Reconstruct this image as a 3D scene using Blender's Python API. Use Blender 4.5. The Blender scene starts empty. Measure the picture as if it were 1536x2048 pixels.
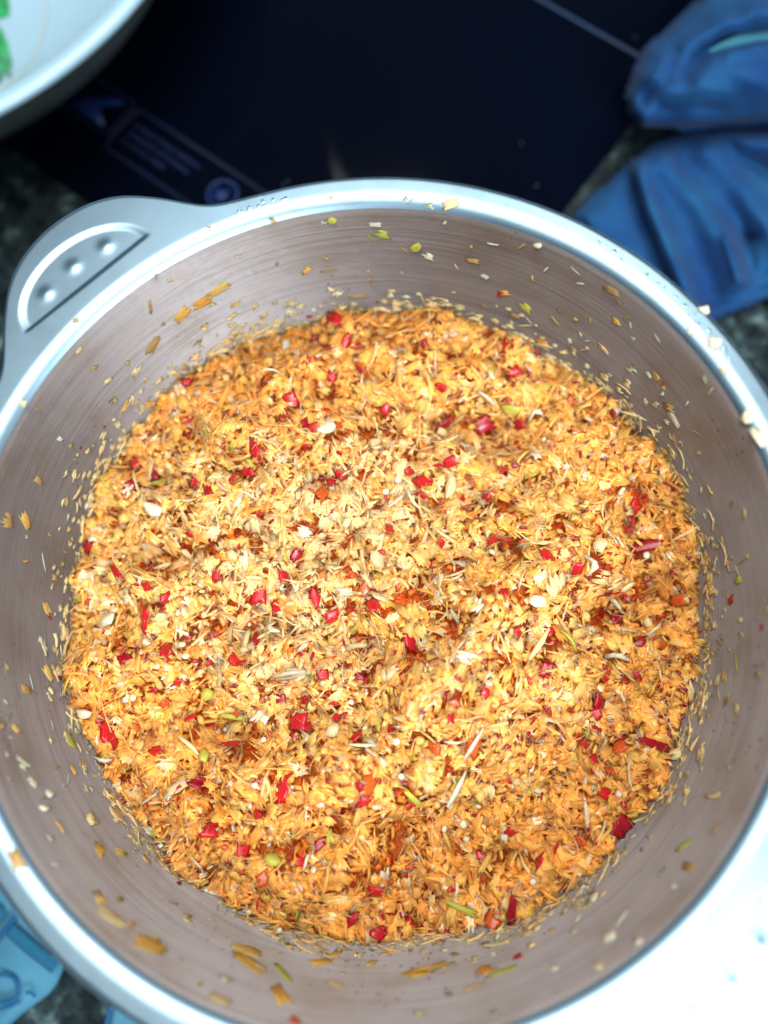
import bpy, math, random
import numpy as np
from mathutils import Matrix, Vector

rng = np.random.default_rng(7)
random.seed(7)
S = bpy.context.scene
COL = S.collection
TAU = 2 * math.pi

# ------------------------------------------------------------------ camera
CAM = np.array([0.013, -0.0272, 0.353])
CR = np.array([[0.99916, 0.00852, 0.03999], [0.0, 0.97803, -0.20846], [-0.04089, 0.20829, 0.97721]])
FPX = 1537.0
cd = bpy.data.cameras.new("camera"); cam = bpy.data.objects.new("camera", cd); COL.objects.link(cam)
mw = Matrix.Identity(4)
for i in range(3):
    for j in range(3):
        mw[i][j] = float(CR[i, j])
    mw[i][3] = float(CAM[i])
cam.matrix_world = mw
cd.sensor_width = 36; cd.lens = FPX / 2048 * 36
cd.clip_start = 0.01; cd.clip_end = 50
cd.dof.use_dof = True; cd.dof.focus_distance = 0.262; cd.dof.aperture_fstop = 3.3
S.camera = cam

# ------------------------------------------------------------------ room light
W = bpy.data.worlds.new("World"); S.world = W; W.use_nodes = True
bg = W.node_tree.nodes["Background"]
bg.inputs[0].default_value = (0.52, 0.78, 1.0, 1); bg.inputs[1].default_value = 0.22

def area(name, az, el, dist, sx, sy, power, color, target=(0, 0, 0.1)):
    l = bpy.data.lights.new(name, 'AREA'); l.shape = 'RECTANGLE'; l.size = sx; l.size_y = sy
    l.energy = power; l.color = color
    o = bpy.data.objects.new(name, l); COL.objects.link(o)
    a, e = math.radians(az), math.radians(el)
    p = Vector(target) + dist * Vector((math.cos(e) * math.cos(a), math.cos(e) * math.sin(a), math.sin(e)))
    o.location = p
    o.rotation_euler = (p - Vector(target)).to_track_quat('Z', 'Y').to_euler()
    return o
area("ceiling_light", 100, 86, 1.35, 1.15, 1.15, 22, (1.0, 0.975, 0.93))
area("worktop_lamp", -58, 41, 0.80, 0.34, 0.34, 10.0, (0.84, 0.93, 1.0))
area("window_light", 84, 66, 1.6, 0.7, 0.35, 11, (0.95, 0.98, 1.0))
S.view_settings.view_transform = 'Standard'; S.view_settings.look = 'None'
S.view_settings.exposure = 0.05; S.view_settings.gamma = 1.0
S.render.film_transparent = False
try:
    S.cycles.max_bounces = 10; S.cycles.diffuse_bounces = 5; S.cycles.glossy_bounces = 5
    S.cycles.sample_clamp_indirect = 6
except Exception:
    pass

# ------------------------------------------------------------------ rays of the photograph, to find where things stand
def ray(px, py):
    return CR @ np.array([(px - 768) / FPX, -(py - 1024) / FPX, -1.0])
def at(px, py, z):
    d = ray(px, py); return CAM + (z - CAM[2]) / d[2] * d

# ------------------------------------------------------------------ node helpers
def mat(name):
    m = bpy.data.materials.new(name); m.use_nodes = True
    nt = m.node_tree; nt.nodes.clear()
    out = nt.nodes.new("ShaderNodeOutputMaterial")
    return m, nt, out
def N(nt, typ, **kw):
    n = nt.nodes.new(typ)
    for k, v in kw.items():
        if k.startswith("i_"):
            key = k[2:]
            key = int(key) if key.isdigit() else key.replace("_", " ")
            n.inputs[key].default_value = v
        else:
            setattr(n, k, v)
    return n
def L(nt, a, b): nt.links.new(a, b)
def principled(nt, out, **kw):
    p = nt.nodes.new("ShaderNodeBsdfPrincipled")
    for k, v in kw.items(): p.inputs[k].default_value = v
    nt.links.new(p.outputs[0], out.inputs[0]); return p
def ramp(nt, stops, interp='LINEAR'):
    r = nt.nodes.new("ShaderNodeValToRGB"); e = r.color_ramp.elements
    r.color_ramp.interpolation = interp
    while len(e) < len(stops): e.new(0.5)
    for s, (p, c) in zip(e, stops):
        s.position = p; s.color = (*c, 1) if len(c) == 3 else c
    return r
def simple(name, col, rough=0.5, spec=0.5, metal=0.0, noise=None):
    m, nt, out = mat(name)
    p = principled(nt, out, **{"Base Color": (*col, 1), "Roughness": rough, "Specular IOR Level": spec, "Metallic": metal})
    if noise:
        sc, amt = noise
        tc = N(nt, "ShaderNodeTexCoord"); t = N(nt, "ShaderNodeTexNoise", i_Scale=sc, i_Detail=4.0)
        L(nt, tc.outputs["Object"], t.inputs["Vector"])
        r = ramp(nt, [(0.3, [c * (1 - amt) for c in col]), (0.7, [min(1, c * (1 + amt)) for c in col])])
        L(nt, t.outputs["Fac"], r.inputs[0]); L(nt, r.outputs[0], p.inputs["Base Color"])
    return m

# ------------------------------------------------------------------ materials
def spun_metal(name, base, r0, r1, aniso, lines, bump, metal=1.0):
    """turned aluminium: fine rings round the pot's axis"""
    m, nt, out = mat(name)
    p = principled(nt, out, **{"Metallic": metal, "Anisotropic": aniso, "Anisotropic Rotation": 0.25})
    tc = N(nt, "ShaderNodeTexCoord")
    mp = N(nt, "ShaderNodeMapping"); mp.inputs["Scale"].default_value = (9, 9, lines)
    L(nt, tc.outputs["Object"], mp.inputs[0])
    t = N(nt, "ShaderNodeTexNoise", i_Scale=1.0, i_Detail=5.0, i_Roughness=0.75)
    L(nt, mp.outputs[0], t.inputs["Vector"])
    film = N(nt, "ShaderNodeTexNoise", i_Scale=34.0, i_Detail=6.0, i_Roughness=0.6)   # juice film dried on in patches
    L(nt, tc.outputs["Object"], film.inputs["Vector"])
    rc = ramp(nt, [(0.25, [c * 0.66 for c in base]), (0.5, base), (0.8, [min(1, c * 1.2) for c in base])])
    L(nt, t.outputs["Fac"], rc.inputs[0])
    fr = ramp(nt, [(0.45, (1, 1, 1)), (0.72, (0.80, 0.72, 0.62))]); L(nt, film.outputs["Fac"], fr.inputs[0])
    mx = N(nt, "ShaderNodeMix", data_type='RGBA', blend_type='MULTIPLY'); mx.inputs[0].default_value = 1 if lines > 100 else 0
    L(nt, rc.outputs[0], mx.inputs[6]); L(nt, fr.outputs[0], mx.inputs[7])
    sp = N(nt, "ShaderNodeTexVoronoi", i_Scale=260.0, i_Randomness=1.0); L(nt, tc.outputs["Object"], sp.inputs["Vector"])
    sr = ramp(nt, [(0.10, (0.35, 0.30, 0.26)), (0.17, (1, 1, 1))]); L(nt, sp.outputs["Distance"], sr.inputs[0])        # small dried spots
    sn = N(nt, "ShaderNodeTexNoise", i_Scale=16.0); L(nt, tc.outputs["Object"], sn.inputs["Vector"])
    sm = ramp(nt, [(0.50, (0, 0, 0)), (0.62, (1, 1, 1))]); L(nt, sn.outputs["Fac"], sm.inputs[0])
    m2 = N(nt, "ShaderNodeMix", data_type='RGBA', blend_type='MULTIPLY'); L(nt, sm.outputs[0], m2.inputs[0])
    L(nt, mx.outputs[2], m2.inputs[6]); L(nt, sr.outputs[0], m2.inputs[7])
    L(nt, (m2 if lines > 100 else mx).outputs[2], p.inputs["Base Color"])
    mr = N(nt, "ShaderNodeMapRange"); mr.inputs[3].default_value = r0; mr.inputs[4].default_value = r1
    L(nt, t.outputs["Fac"], mr.inputs[0]); L(nt, mr.outputs[0], p.inputs["Roughness"])
    b = N(nt, "ShaderNodeBump", i_Strength=bump, i_Distance=0.0004)
    L(nt, t.outputs["Fac"], b.inputs["Height"]); L(nt, b.outputs[0], p.inputs["Normal"])
    if aniso:
        tg = N(nt, "ShaderNodeTangent", direction_type='RADIAL', axis='Z'); L(nt, tg.outputs[0], p.inputs["Tangent"])
    return m
M_WALL = spun_metal("spun_aluminium_wall", (0.27, 0.245, 0.24), 0.49, 0.57, 1.0, 620, 0.8, 0.95)
M_RIM = spun_metal("satin_aluminium_rim", (0.25, 0.36, 0.43), 0.31, 0.36, 0.0, 30, 0.05)

M_OUT = simple("dull_aluminium_outside", (0.16, 0.175, 0.19), 0.6, 0.2, 0.0)

def food_material(name, src, rough=0.45, translucent=0.38, spec=0.30, streak=0.34, sss=0.80):
    """src GEOMETRY: colour stored per piece in the mesh; OBJECT: colour stored on the object"""
    m, nt, out = mat(name)
    a = N(nt, "ShaderNodeAttribute", attribute_type=src, attribute_name="tone")
    f = N(nt, "ShaderNodeAttribute", attribute_type='GEOMETRY', attribute_name="grain")
    mp = N(nt, "ShaderNodeMapping"); mp.inputs["Scale"].default_value = (7, 0.8, 1)
    L(nt, f.outputs["Vector"], mp.inputs[0])
    t = N(nt, "ShaderNodeTexNoise", i_Scale=2.2, i_Detail=3.0); L(nt, mp.outputs[0], t.inputs["Vector"])
    r = ramp(nt, [(0.3, (1 - streak * .55, 1 - streak * .75, 1 - streak * .9)), (0.55, (1, 1, 1)), (0.8, (1.0, 1.05, 1.2))])
    L(nt, t.outputs["Fac"], r.inputs[0])
    mx = N(nt, "ShaderNodeMix", data_type='RGBA', blend_type='MULTIPLY'); mx.inputs[0].default_value = 1
    L(nt, a.outputs["Color"], mx.inputs[6]); L(nt, r.outputs[0], mx.inputs[7])
    p = N(nt, "ShaderNodeBsdfPrincipled"); p.inputs["Roughness"].default_value = rough; p.inputs["Specular IOR Level"].default_value = spec
    L(nt, mx.outputs[2], p.inputs["Base Color"])
    p.subsurface_method = 'BURLEY'; p.inputs["Subsurface Weight"].default_value = sss
    p.inputs["Subsurface Radius"].default_value = (1.0, 0.42, 0.12); p.inputs["Subsurface Scale"].default_value = 0.0030
    b = N(nt, "ShaderNodeBump", i_Strength=0.35, i_Distance=0.0003); L(nt, t.outputs["Fac"], b.inputs["Height"]); L(nt, b.outputs[0], p.inputs["Normal"])
    tr = N(nt, "ShaderNodeBsdfTranslucent")
    gm = N(nt, "ShaderNodeGamma"); gm.inputs[1].default_value = 1.25; L(nt, mx.outputs[2], gm.inputs[0]); L(nt, gm.outputs[0], tr.inputs[0])
    ms = N(nt, "ShaderNodeMixShader"); ms.inputs[0].default_value = translucent
    L(nt, p.outputs[0], ms.inputs[1]); L(nt, tr.outputs[0], ms.inputs[2]); L(nt, ms.outputs[0], out.inputs[0])
    return m
M_SHRED_G = food_material("lemongrass_mass_material", 'GEOMETRY')
M_SHRED_O = food_material("lemongrass_piece_material", 'OBJECT')
M_CHILLI_G = food_material("chilli_mass_material", 'GEOMETRY', 0.22, 0.10, 0.6, 0.15)
M_CHILLI_O = food_material("chilli_piece_material", 'OBJECT', 0.20, 0.10, 0.55, 0.15)
M_SEED = food_material("seed_material", 'OBJECT', 0.3, 0.25, 0.5, 0.1)

def granite():
    m, nt, out = mat("speckled_dark_granite")
    p = principled(nt, out, **{"Roughness": 0.35, "Specular IOR Level": 0.35})
    tc = N(nt, "ShaderNodeTexCoord")
    t = N(nt, "ShaderNodeTexNoise", i_Scale=75.0, i_Detail=6.0, i_Roughness=0.65); L(nt, tc.outputs["Object"], t.inputs["Vector"])
    v = N(nt, "ShaderNodeTexVoronoi", i_Scale=170.0); L(nt, tc.outputs["Object"], v.inputs["Vector"])
    r = ramp(nt, [(0.40, (0.004, 0.007, 0.009)), (0.54, (0.014, 0.024, 0.025)), (0.65, (0.06, 0.10, 0.10)), (0.76, (0.32, 0.38, 0.38))])
    L(nt, t.outputs["Fac"], r.inputs[0])
    r2 = ramp(nt, [(0.0, (0.35, 0.35, 0.35)), (0.6, (1.2, 1.2, 1.2))]); L(nt, v.outputs["Color"], r2.inputs[0])
    mx = N(nt, "ShaderNodeMix", data_type='RGBA', blend_type='MULTIPLY'); mx.inputs[0].default_value = 1
    L(nt, r.outputs[0], mx.inputs[6]); L(nt, r2.outputs[0], mx.inputs[7]); L(nt, mx.outputs[2], p.inputs["Base Color"])
    return m
M_GRANITE = granite()
M_GLASS = simple("black_hob_glass", (0.0010, 0.0020, 0.0060), 0.14, 0.045)
M_PRINT = simple("grey_blue_print", (0.010, 0.024, 0.10), 0.4, 0.2)
M_PRINT_DIM = simple("dim_print", (0.006, 0.011, 0.034), 0.4, 0.2)
M_PRINT_LINE = simple("pale_print_line", (0.012, 0.03, 0.075), 0.4, 0.2)
M_BEZEL = simple("dark_hob_edge", (0.012, 0.013, 0.016), 0.4, 0.4, 0.5)
M_BOWL = simple("white_melamine", (0.33, 0.49, 0.58), 0.28, 0.5, 0, (30, 0.03))
M_BOWL_OUT = simple("shaded_bowl_outside", (0.10, 0.125, 0.12), 0.45, 0.3, 0, (60, 0.15))  # outer side of the white bowl, its shade put into the grey
M_LEAF = simple("green_leaf_print", (0.022, 0.26, 0.07), 0.3, 0.5, 0, (180, 0.55))
M_LEAF_LINE = simple("beige_line_print", (0.45, 0.49, 0.44), 0.35, 0.4)

def cloth_mat(name, c0, c1, weave=900, sheen=0.25):
    m, nt, out = mat(name)
    p = principled(nt, out, **{"Roughness": 0.9, "Specular IOR Level": 0.12, "Sheen Weight": 0.03})
    tc = N(nt, "ShaderNodeTexCoord")
    t = N(nt, "ShaderNodeTexNoise", i_Scale=28.0, i_Detail=5.0); L(nt, tc.outputs["Object"], t.inputs["Vector"])
    r = ramp(nt, [(0.3, c0), (0.7, c1)]); L(nt, t.outputs["Fac"], r.inputs[0]); L(nt, r.outputs[0], p.inputs["Base Color"])
    w = N(nt, "ShaderNodeTexNoise", i_Scale=float(weave), i_Detail=2.0); L(nt, tc.outputs["Object"], w.inputs["Vector"])
    b = N(nt, "ShaderNodeBump", i_Strength=0.5, i_Distance=0.0008); L(nt, w.outputs["Fac"], b.inputs["Height"]); L(nt, b.outputs[0], p.inputs["Normal"])
    return m
M_TOWEL = cloth_mat("blue_towel_cloth", (0.007, 0.037, 0.135), (0.012, 0.080, 0.19))
M_BORDER = cloth_mat("pale_teal_cloth_border", (0.025, 0.13, 0.19), (0.05, 0.19, 0.24))
M_CLOTH = cloth_mat("light_blue_printed_cotton", (0.035, 0.125, 0.19), (0.055, 0.18, 0.26))
M_CLOTH_DARK = cloth_mat("dark_blue_cloth_print", (0.008, 0.06, 0.15), (0.012, 0.08, 0.18))
M_CLOTH_TEAL = cloth_mat("teal_cloth_print", (0.010, 0.08, 0.14), (0.015, 0.10, 0.17))

# ------------------------------------------------------------------ mesh helpers
def mesh_np(name, v, tris, mats, tone=None, grain=None, smooth=False, mat_idx=None):
    me = bpy.data.meshes.new(name)
    v = np.asarray(v, np.float32); tris = np.asarray(tris, np.int32)
    me.vertices.add(len(v)); me.vertices.foreach_set("co", v.ravel())
    me.loops.add(tris.size); me.loops.foreach_set("vertex_index", tris.ravel())
    me.polygons.add(len(tris)); me.polygons.foreach_set("loop_start", np.arange(0, tris.size, 3, dtype=np.int32))
    if smooth: me.polygons.foreach_set("use_smooth", np.ones(len(tris), bool))
    if mat_idx is not None: me.polygons.foreach_set("material_index", np.asarray(mat_idx, np.int32))
    if tone is not None:
        a = me.attributes.new("tone", 'FLOAT_COLOR', 'POINT')
        a.data.foreach_set("color", np.c_[tone, np.ones(len(tone))].astype(np.float32).ravel())
    if grain is not None:
        a = me.attributes.new("grain", 'FLOAT_VECTOR', 'POINT'); a.data.foreach_set("vector", np.asarray(grain, np.float32).ravel())
    for m in (mats if isinstance(mats, (list, tuple)) else [mats]): me.materials.append(m)
    me.update(); me.validate()
    return me
def link(name, me, parent=None):
    o = bpy.data.objects.new(name, me); COL.objects.link(o)
    if parent: o.parent = parent
    return o
def tag(o, label=None, cat=None, group=None, kind=None):
    if label: o["label"] = label
    if cat: o["category"] = cat
    if group: o["group"] = group
    if kind: o["kind"] = kind
    return o
def thing(name, loc, label, cat, group=None):
    o = bpy.data.objects.new(name, None); COL.objects.link(o); o.location = loc; o.empty_display_size = 0.01
    return tag(o, label, cat, group)
def grid_tris(nu, nv, closed_u=False, off=0, flip=False):
    """vertex index = i*nv + j ; i along u"""
    t = []
    I = np.arange(nu if closed_u else nu - 1)
    i2 = (I + 1) % nu
    for a, b in zip(I, i2):
        j = np.arange(nv - 1)
        p, q, r, s = a * nv + j, b * nv + j, b * nv + j + 1, a * nv + j + 1
        t.append(np.stack([p, q, r], 1)); t.append(np.stack([p, r, s], 1))
    t = np.concatenate(t) + off
    return t[:, ::-1] if flip else t
def lathe(profile, n=192):
    pr = np.asarray(profile); a = np.arange(n) / n * TAU
    v = np.stack([pr[None, :, 0] * np.cos(a)[:, None], pr[None, :, 0] * np.sin(a)[:, None],
                  np.broadcast_to(pr[None, :, 1], (n, len(pr)))], -1).reshape(-1, 3)
    return v, grid_tris(n, len(pr), True)
def ribbon(pts, width, z_up, thick=0.0003, closed=False):
    """thin raised band along a 3D polyline, lying level"""
    p = np.asarray(pts, float); n = len(p)
    d = np.gradient(p, axis=0)
    if closed: d = np.roll(p, -1, 0) - np.roll(p, 1, 0)
    d[:, 2] = 0; d /= np.linalg.norm(d, axis=1)[:, None] + 1e-9
    s = np.stack([-d[:, 1], d[:, 0], 0 * d[:, 0]], 1)
    w = np.asarray(width) * np.ones(n)
    o = s * w[:, None] / 2; up = np.array([0, 0, z_up + thick]); lo = np.array([0, 0, z_up])
    v = np.stack([p - o + lo, p - o + up, p + o + up, p + o + lo], 1).reshape(-1, 3)
    t = grid_tris(n, 4, closed)
    return v, t
def merge(parts):
    V, T, k = [], [], 0
    for v, t in parts:
        V.append(v); T.append(np.asarray(t) + k); k += len(v)
    return np.concatenate(V), np.concatenate(T)
def smoothstep(a, b, x):
    t = np.clip((x - a) / (b - a), 0, 1); return t * t * (3 - 2 * t)
def prism(poly, z0, z1):
    p = np.asarray(poly); n = len(p)
    v = np.concatenate([np.c_[p, np.full(n, z0)], np.c_[p, np.full(n, z1)], [[*p.mean(0), z1]]])
    t = []
    for i in range(n):
        j = (i + 1) % n
        t += [(i, j, n + j), (i, n + j, n + i), (n + i, n + j, 2 * n)]
    return v, np.array(t)

# ------------------------------------------------------------------ the counter
HOB_Z = 0.003
def counter():
    v, t = prism([(-0.9, -0.6), (0.9, -0.6), (0.9, 0.9), (-0.9, 0.9)], -0.03, 0.0)
    tag(link("countertop", mesh_np("countertop", v, t, M_GRANITE)), kind="structure")
counter()

# ------------------------------------------------------------------ induction hob: black glass plate let into the stone
E1 = np.array([0.800, -0.600]); E2 = np.array([0.600, 0.800]); HC = np.array([0.0066, 0.0922])
def hob_pt(a, b): return HC - E1 * a + E2 * b      # a: away from the near corner along the left edge, b: along the right edge
def rounded(a0, a1, b0, b1, r, k=6):
    c = [(a0 + r, b0 + r, math.pi), (a1 - r, b0 + r, 1.5 * math.pi), (a1 - r, b1 - r, 0), (a0 + r, b1 - r, .5 * math.pi)]
    out = []
    for x, y, s in c:
        for i in range(k + 1):
            q = s + i / k * math.pi / 2; out.append((x + r * math.cos(q), y + r * math.sin(q)))
    return np.array(out)
def hob():
    t = thing("induction_hob", (*hob_pt(.15, .15), 0), "black glass induction hob with faint blue printed labels, set in the stone counter", "hob")
    def add(name, v, tr, m, **k):
        v = np.array(v) - np.array(t.location); return link(name, mesh_np(name, v, tr, m, **k), t)
    rr = rounded(0, .36, 0, .30, .02)
    P = np.array([hob_pt(a, b) for a, b in rr])
    inner = np.array([hob_pt(a, b) for a, b in rounded(.0012, .3588, .0012, .2988, .019)])
    n = len(P)
    v = np.concatenate([np.c_[P, np.full(n, 0.0002)], np.c_[P, np.full(n, HOB_Z - .0008)], np.c_[inner, np.full(n, HOB_Z)], [[*P.mean(0), HOB_Z]]])
    tr = []
    for i in range(n):
        j = (i + 1) % n
        tr += [(i, j, n + j), (i, n + j, n + i), (n + i, n + j, 2 * n + j), (n + i, 2 * n + j, 2 * n + i), (2 * n + i, 2 * n + j, 3 * n)]
    add("glass_plate", v, tr, M_GLASS)
    def line(a0, b0, a1, b1, w, k=2):
        p = [(*hob_pt(a0 + (a1 - a0) * i / k, b0 + (b1 - b0) * i / k), HOB_Z) for i in range(k + 1)]
        return ribbon(p, w, 0.00005, 0.0001)
    def px2ab(x, y):
        w = at(x, y, HOB_Z)[:2] - HC; return -w @ E1, w @ E2
    # border line of the control panel
    a, b = px2ab(1080, 0); a2, b2 = px2ab(1270, 105); b = (b + b2) / 2
    add("panel_line", *line(-.0 + .012, b, .345, b, .0022), M_PRINT_LINE)
    # warning sticker print : box with a triangle, then a box with three text lines and a round sign
    c = np.mean([px2ab(180, 150), px2ab(270, 215), px2ab(205, 265), px2ab(130, 200)], 0)
    fr = rounded(c[0] - .017, c[0] + .017, c[1] - .012, c[1] + .012, .003, 3)
    p = [(*hob_pt(a, b), HOB_Z) for a, b in fr]
    add("label_frame", *ribbon(p, .0016, .00005, .0001, True), M_PRINT_DIM)
    tri = [hob_pt(c[0] + x, c[1] + y) for x, y in [(.013, -.009), (-.013, -.009), (-.002, -.001), (-.013, .008), (-.006, .009), (.013, -.001)]]
    v = []; add("warning_sign", *prism(np.array(tri), HOB_Z + .00005, HOB_Z + .00016), M_PRINT)
    q = np.array([px2ab(280, 220), px2ab(205, 290)])
    a_hi = q[:, 0].mean(); a_lo = px2ab(520, 375)[0] - .012; b_hi = px2ab(280, 220)[1]; b_lo = px2ab(205, 290)[1]
    fr = rounded(a_lo, a_hi, b_lo, b_hi, .003, 3)
    p = [(*hob_pt(a, b), HOB_Z) for a, b in fr]
    add("label_frame", *ribbon(p, .0018, .00005, .0001, True), M_PRINT_DIM)
    rs = random.Random(3)
    for k, frac in enumerate((.30, .50, .70)):
        parts = []; x = a_hi - .0055; y = b_lo + (b_hi - b_lo) * frac
        end = a_hi - (.034, .047, .049)[k]
        while x > end:
            w = rs.uniform(.0010, .0017)
            parts.append(line(x, y - .0013, x - w * .4, y + .0013, .0006))
            if rs.random() < .8: parts.append(line(x, y + rs.choice((-.0011, 0, .0011)), x - w, y + rs.choice((-.0011, .0011)), .0005))
            x -= w + rs.choice((.0005, .0005, .0005, .0017))
        add("text_line", *merge(parts), M_PRINT)
    ia, ib = px2ab(445, 388)
    cir = [(*hob_pt(ia + .0078 * math.cos(i / 28 * TAU), ib + .0078 * math.sin(i / 28 * TAU)), HOB_Z) for i in range(28)]
    hand = prism(np.array([hob_pt(ia + x, ib + y) for x, y in [(.004, -.005), (-.002, -.005), (-.004, 0), (-.001, .005), (.0015, .001), (.005, .003)]]), HOB_Z + .00005, HOB_Z + .00016)
    add("round_sign", *merge([ribbon(cir, .0018, .00005, .0001, True), hand]), M_PRINT)
    # few dust specks on the glass
    for i, (x, y) in enumerate([(1043, 287), (1073, 372), (1270, 75), (575, 362), (567, 370)]):
        w = at(x, y, HOB_Z)
        sp = prism(np.array([(w[0] + .0005 * math.cos(k / 5 * TAU) * rs.uniform(.5, 1), w[1] + .0005 * math.sin(k / 5 * TAU) * rs.uniform(.5, 1)) for k in range(5)]), HOB_Z + .00005, HOB_Z + .0004)
        o = link("crumb", mesh_np("crumb", sp[0] - w, sp[1], simple("pale_crumb", (.12, .18, .24), .6)))
        o.location = w
        tag(o, ("tiny pale crumb on the black hob glass above the towel corner", "tiny pale crumb on black hob glass just beyond the pot rim", "tiny crumb at the hob's printed line beside the towel", "tiny crumb on the hob glass near the round printed sign", "tiny crumb on the hob glass touching the rim beside the round sign")[i], "crumb", "crumbs on the hob glass")
hob()

# ------------------------------------------------------------------ the pot
RIM_Z = 0.135
def wall_r(z):
    """inside radius of the pot at height z"""
    z = np.asarray(z, float)
    up = np.interp(z, [0.04, 0.06, 0.0795, 0.110, 0.126, 0.132], [0.1070, 0.1110, 0.1137, 0.1172, 0.1189, 0.1196])
    lowr = 0.072 + 0.035 * np.sqrt(np.clip(1 - ((0.04 - z) / 0.0385) ** 2, 0, 1))
    return np.where(z < 0.04, lowr, up)
LUG_D = np.array([-26, -22, -19, -16.7, -13, -8.6, -4.6, 0, 4.5, 8.6, 13, 16.7, 19, 22, 26.])
LUG_R = np.array([.1298, .1302, .1314, .1344, .1420, .1502, .1538, .1548, .1534, .1494, .1414, .1342, .1314, .1302, .1298])
def lug_out(deg):
    k = np.linspace(-1.6, 1.6, 9)
    return np.mean([np.interp(deg + q, LUG_D, LUG_R) for q in k], 0)
R_SPLIT = 0.1262
def flange_z(r, r_out):
    lip = 0.0019 * np.clip((0.1242 - r) / 0.0046, 0, 1) ** 2.2
    roll = 0.0012 * np.clip((r - (r_out - 0.0022)) / 0.0022, 0, 1) ** 3
    dish = 0.0006 * smoothstep(.1236, .1275, r)
    return RIM_Z - lip - roll - dish * 0
def pot():
    t = thing("cooking_pot", (0, 0, 0.0002), "round silver aluminium pot with two embossed lug handles, half full of chopped lemongrass", "pot")
    z = np.concatenate([np.linspace(0.0020, 0.04, 14), np.linspace(0.045, 0.132, 26)])
    inner = [(0.0001, 0.0020)] + [(float(wall_r(q)), q) for q in z]
    outer = [(float(wall_r(q)) + 0.0015, q - (0.0018 if q < 0.03 else 0.0006)) for q in z[::-1]] + [(0.0001, 0.0)]
    v, tr = lathe([(r, q) for r, q in inner + outer], 256)
    nin = len(inner); npr = nin + len(outer)
    link("body", mesh_np("body", v, tr[:, ::-1], [M_WALL, M_OUT], smooth=True, mat_idx=((tr % npr).max(1) >= nin)), t)
    # rim : rounded lip + flat flange, rolled outer edge where there is no handle
    def patch(a0, a1, n, rr_fn, closed=False, extra=None, thick=0.0013):
        az = np.linspace(a0, a1, n, endpoint=not closed)
        R = np.stack([rr_fn(a) for a in az]); nv = R.shape[1]
        A = np.radians(az)[:, None] * np.ones((1, nv))
        Z = flange_z(R, R[:, -1:] if R[0, -1] > R_SPLIT + 1e-6 else np.full((n, 1), 9.))
        if extra is not None: Z = Z + extra(A, R)
        top = np.stack([R * np.cos(A), R * np.sin(A), Z], -1).reshape(-1, 3)
        bot = top.copy(); bot[:, 2] -= thick
        m = len(top)
        tt = grid_tris(n, nv, closed)[:, ::-1]; bt = grid_tris(n, nv, closed, m)
        side = []
        rng_i = range(n if closed else n - 1)
        for i in rng_i:
            j = (i + 1) % n
            a, b = i * nv + nv - 1, j * nv + nv - 1
            side += [(a, b, m + b), (a, m + b, m + a)]
        return np.concatenate([top, bot]), np.concatenate([tt, bt] + ([] if closed else [side]))
    r_in = np.concatenate([.1196 + .004 * (1 - np.cos(np.linspace(0, math.pi / 2, 9))), np.linspace(.1242, R_SPLIT, 4)])
    parts = [patch(0, 360, 256, lambda a: r_in, True)]
    C1, C2, HW = 132.0, -48.0, 26.0
    r_o = np.concatenate([np.linspace(R_SPLIT, .1270, 3), np.linspace(.1274, .1298, 7)])
    parts.append(patch(C2 + HW, C1 - HW, 110, lambda a: r_o)); parts.append(patch(C1 + HW, C2 - HW + 360, 110, lambda a: r_o))
    v, tr = merge(parts)
    link("rim", mesh_np("rim", v, tr, M_RIM, smooth=True), t)
    for c in (C1, C2):
        def extra(A, R, c=c):
            d = A - math.radians(c); u = R * np.cos(d); w = R * np.sin(d) - (.0035 if c > 0 else -.0015)
            uu = np.clip((u - 0.1290) / 0.0172, 0, 9); ww = w / 0.0252
            e = 1 - np.sqrt(uu ** 2 + ww ** 2)                      # >0 inside the half-moon
            dep = smoothstep(-0.01, 0.12, e) * smoothstep(0.1290, 0.1306, u)
            z = -0.0006 * dep
            for k, (du, dw) in enumerate(((.1362, -.0120), (.1378, 0.0), (.1362, .0120))):
                z = z + 0.00042 * np.exp(-(((u - du) / .0020) ** 2 + ((w - dw) / .0021) ** 2))
            return z
        rr = lambda a, c=c: R_SPLIT + (lug_out(a - c) - R_SPLIT) * np.concatenate([np.linspace(0, .86, 54), np.linspace(.88, 1, 9)])
        v, tr = patch(c - HW, c + HW, 170, rr, False, extra)
        link("handle", mesh_np("handle", v, tr, M_RIM, smooth=True), t)
    # worn embossed marks on the flange, too worn to read
    def emboss(lo, hi, n, seed):
        rs = random.Random(seed); parts = []
        for i in range(n):
            a = math.radians(lo + (hi - lo) * (i + rs.uniform(-.2, .2)) / n)
            for k in range(rs.choice((2, 3, 3))):
                aa = a + math.radians(rs.uniform(-.35, .35)); r = .1250 + rs.uniform(-.0010, .0012)
                h = rs.uniform(.00012, .00018); c = np.array([r * math.cos(aa), r * math.sin(aa), RIM_Z - .0001])
                s = [rs.uniform(.0005, .0012), rs.uniform(.0004, .0008)]
                ang = aa + rs.choice((0, math.pi / 2)) + rs.uniform(-.3, .3)
                ring = []
                for z, f in ((0, 1), (.7, .75)):
                    for q in range(8):
                        x, y = s[0] * f * math.cos(q / 8 * TAU), s[1] * f * math.sin(q / 8 * TAU)
                        ring.append(c + (x * math.cos(ang) - y * math.sin(ang), x * math.sin(ang) + y * math.cos(ang), h * z))
                ring.append(c + (0, 0, h))
                tt = []
                for q in range(8):
                    w = (q + 1) % 8
                    tt += [(q, w, 8 + w), (q, 8 + w, 8 + q), (8 + q, 8 + w, 16)]
                parts.append((np.array(ring), np.array(tt)))
        v, tr = merge(parts)
        return v, tr
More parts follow.
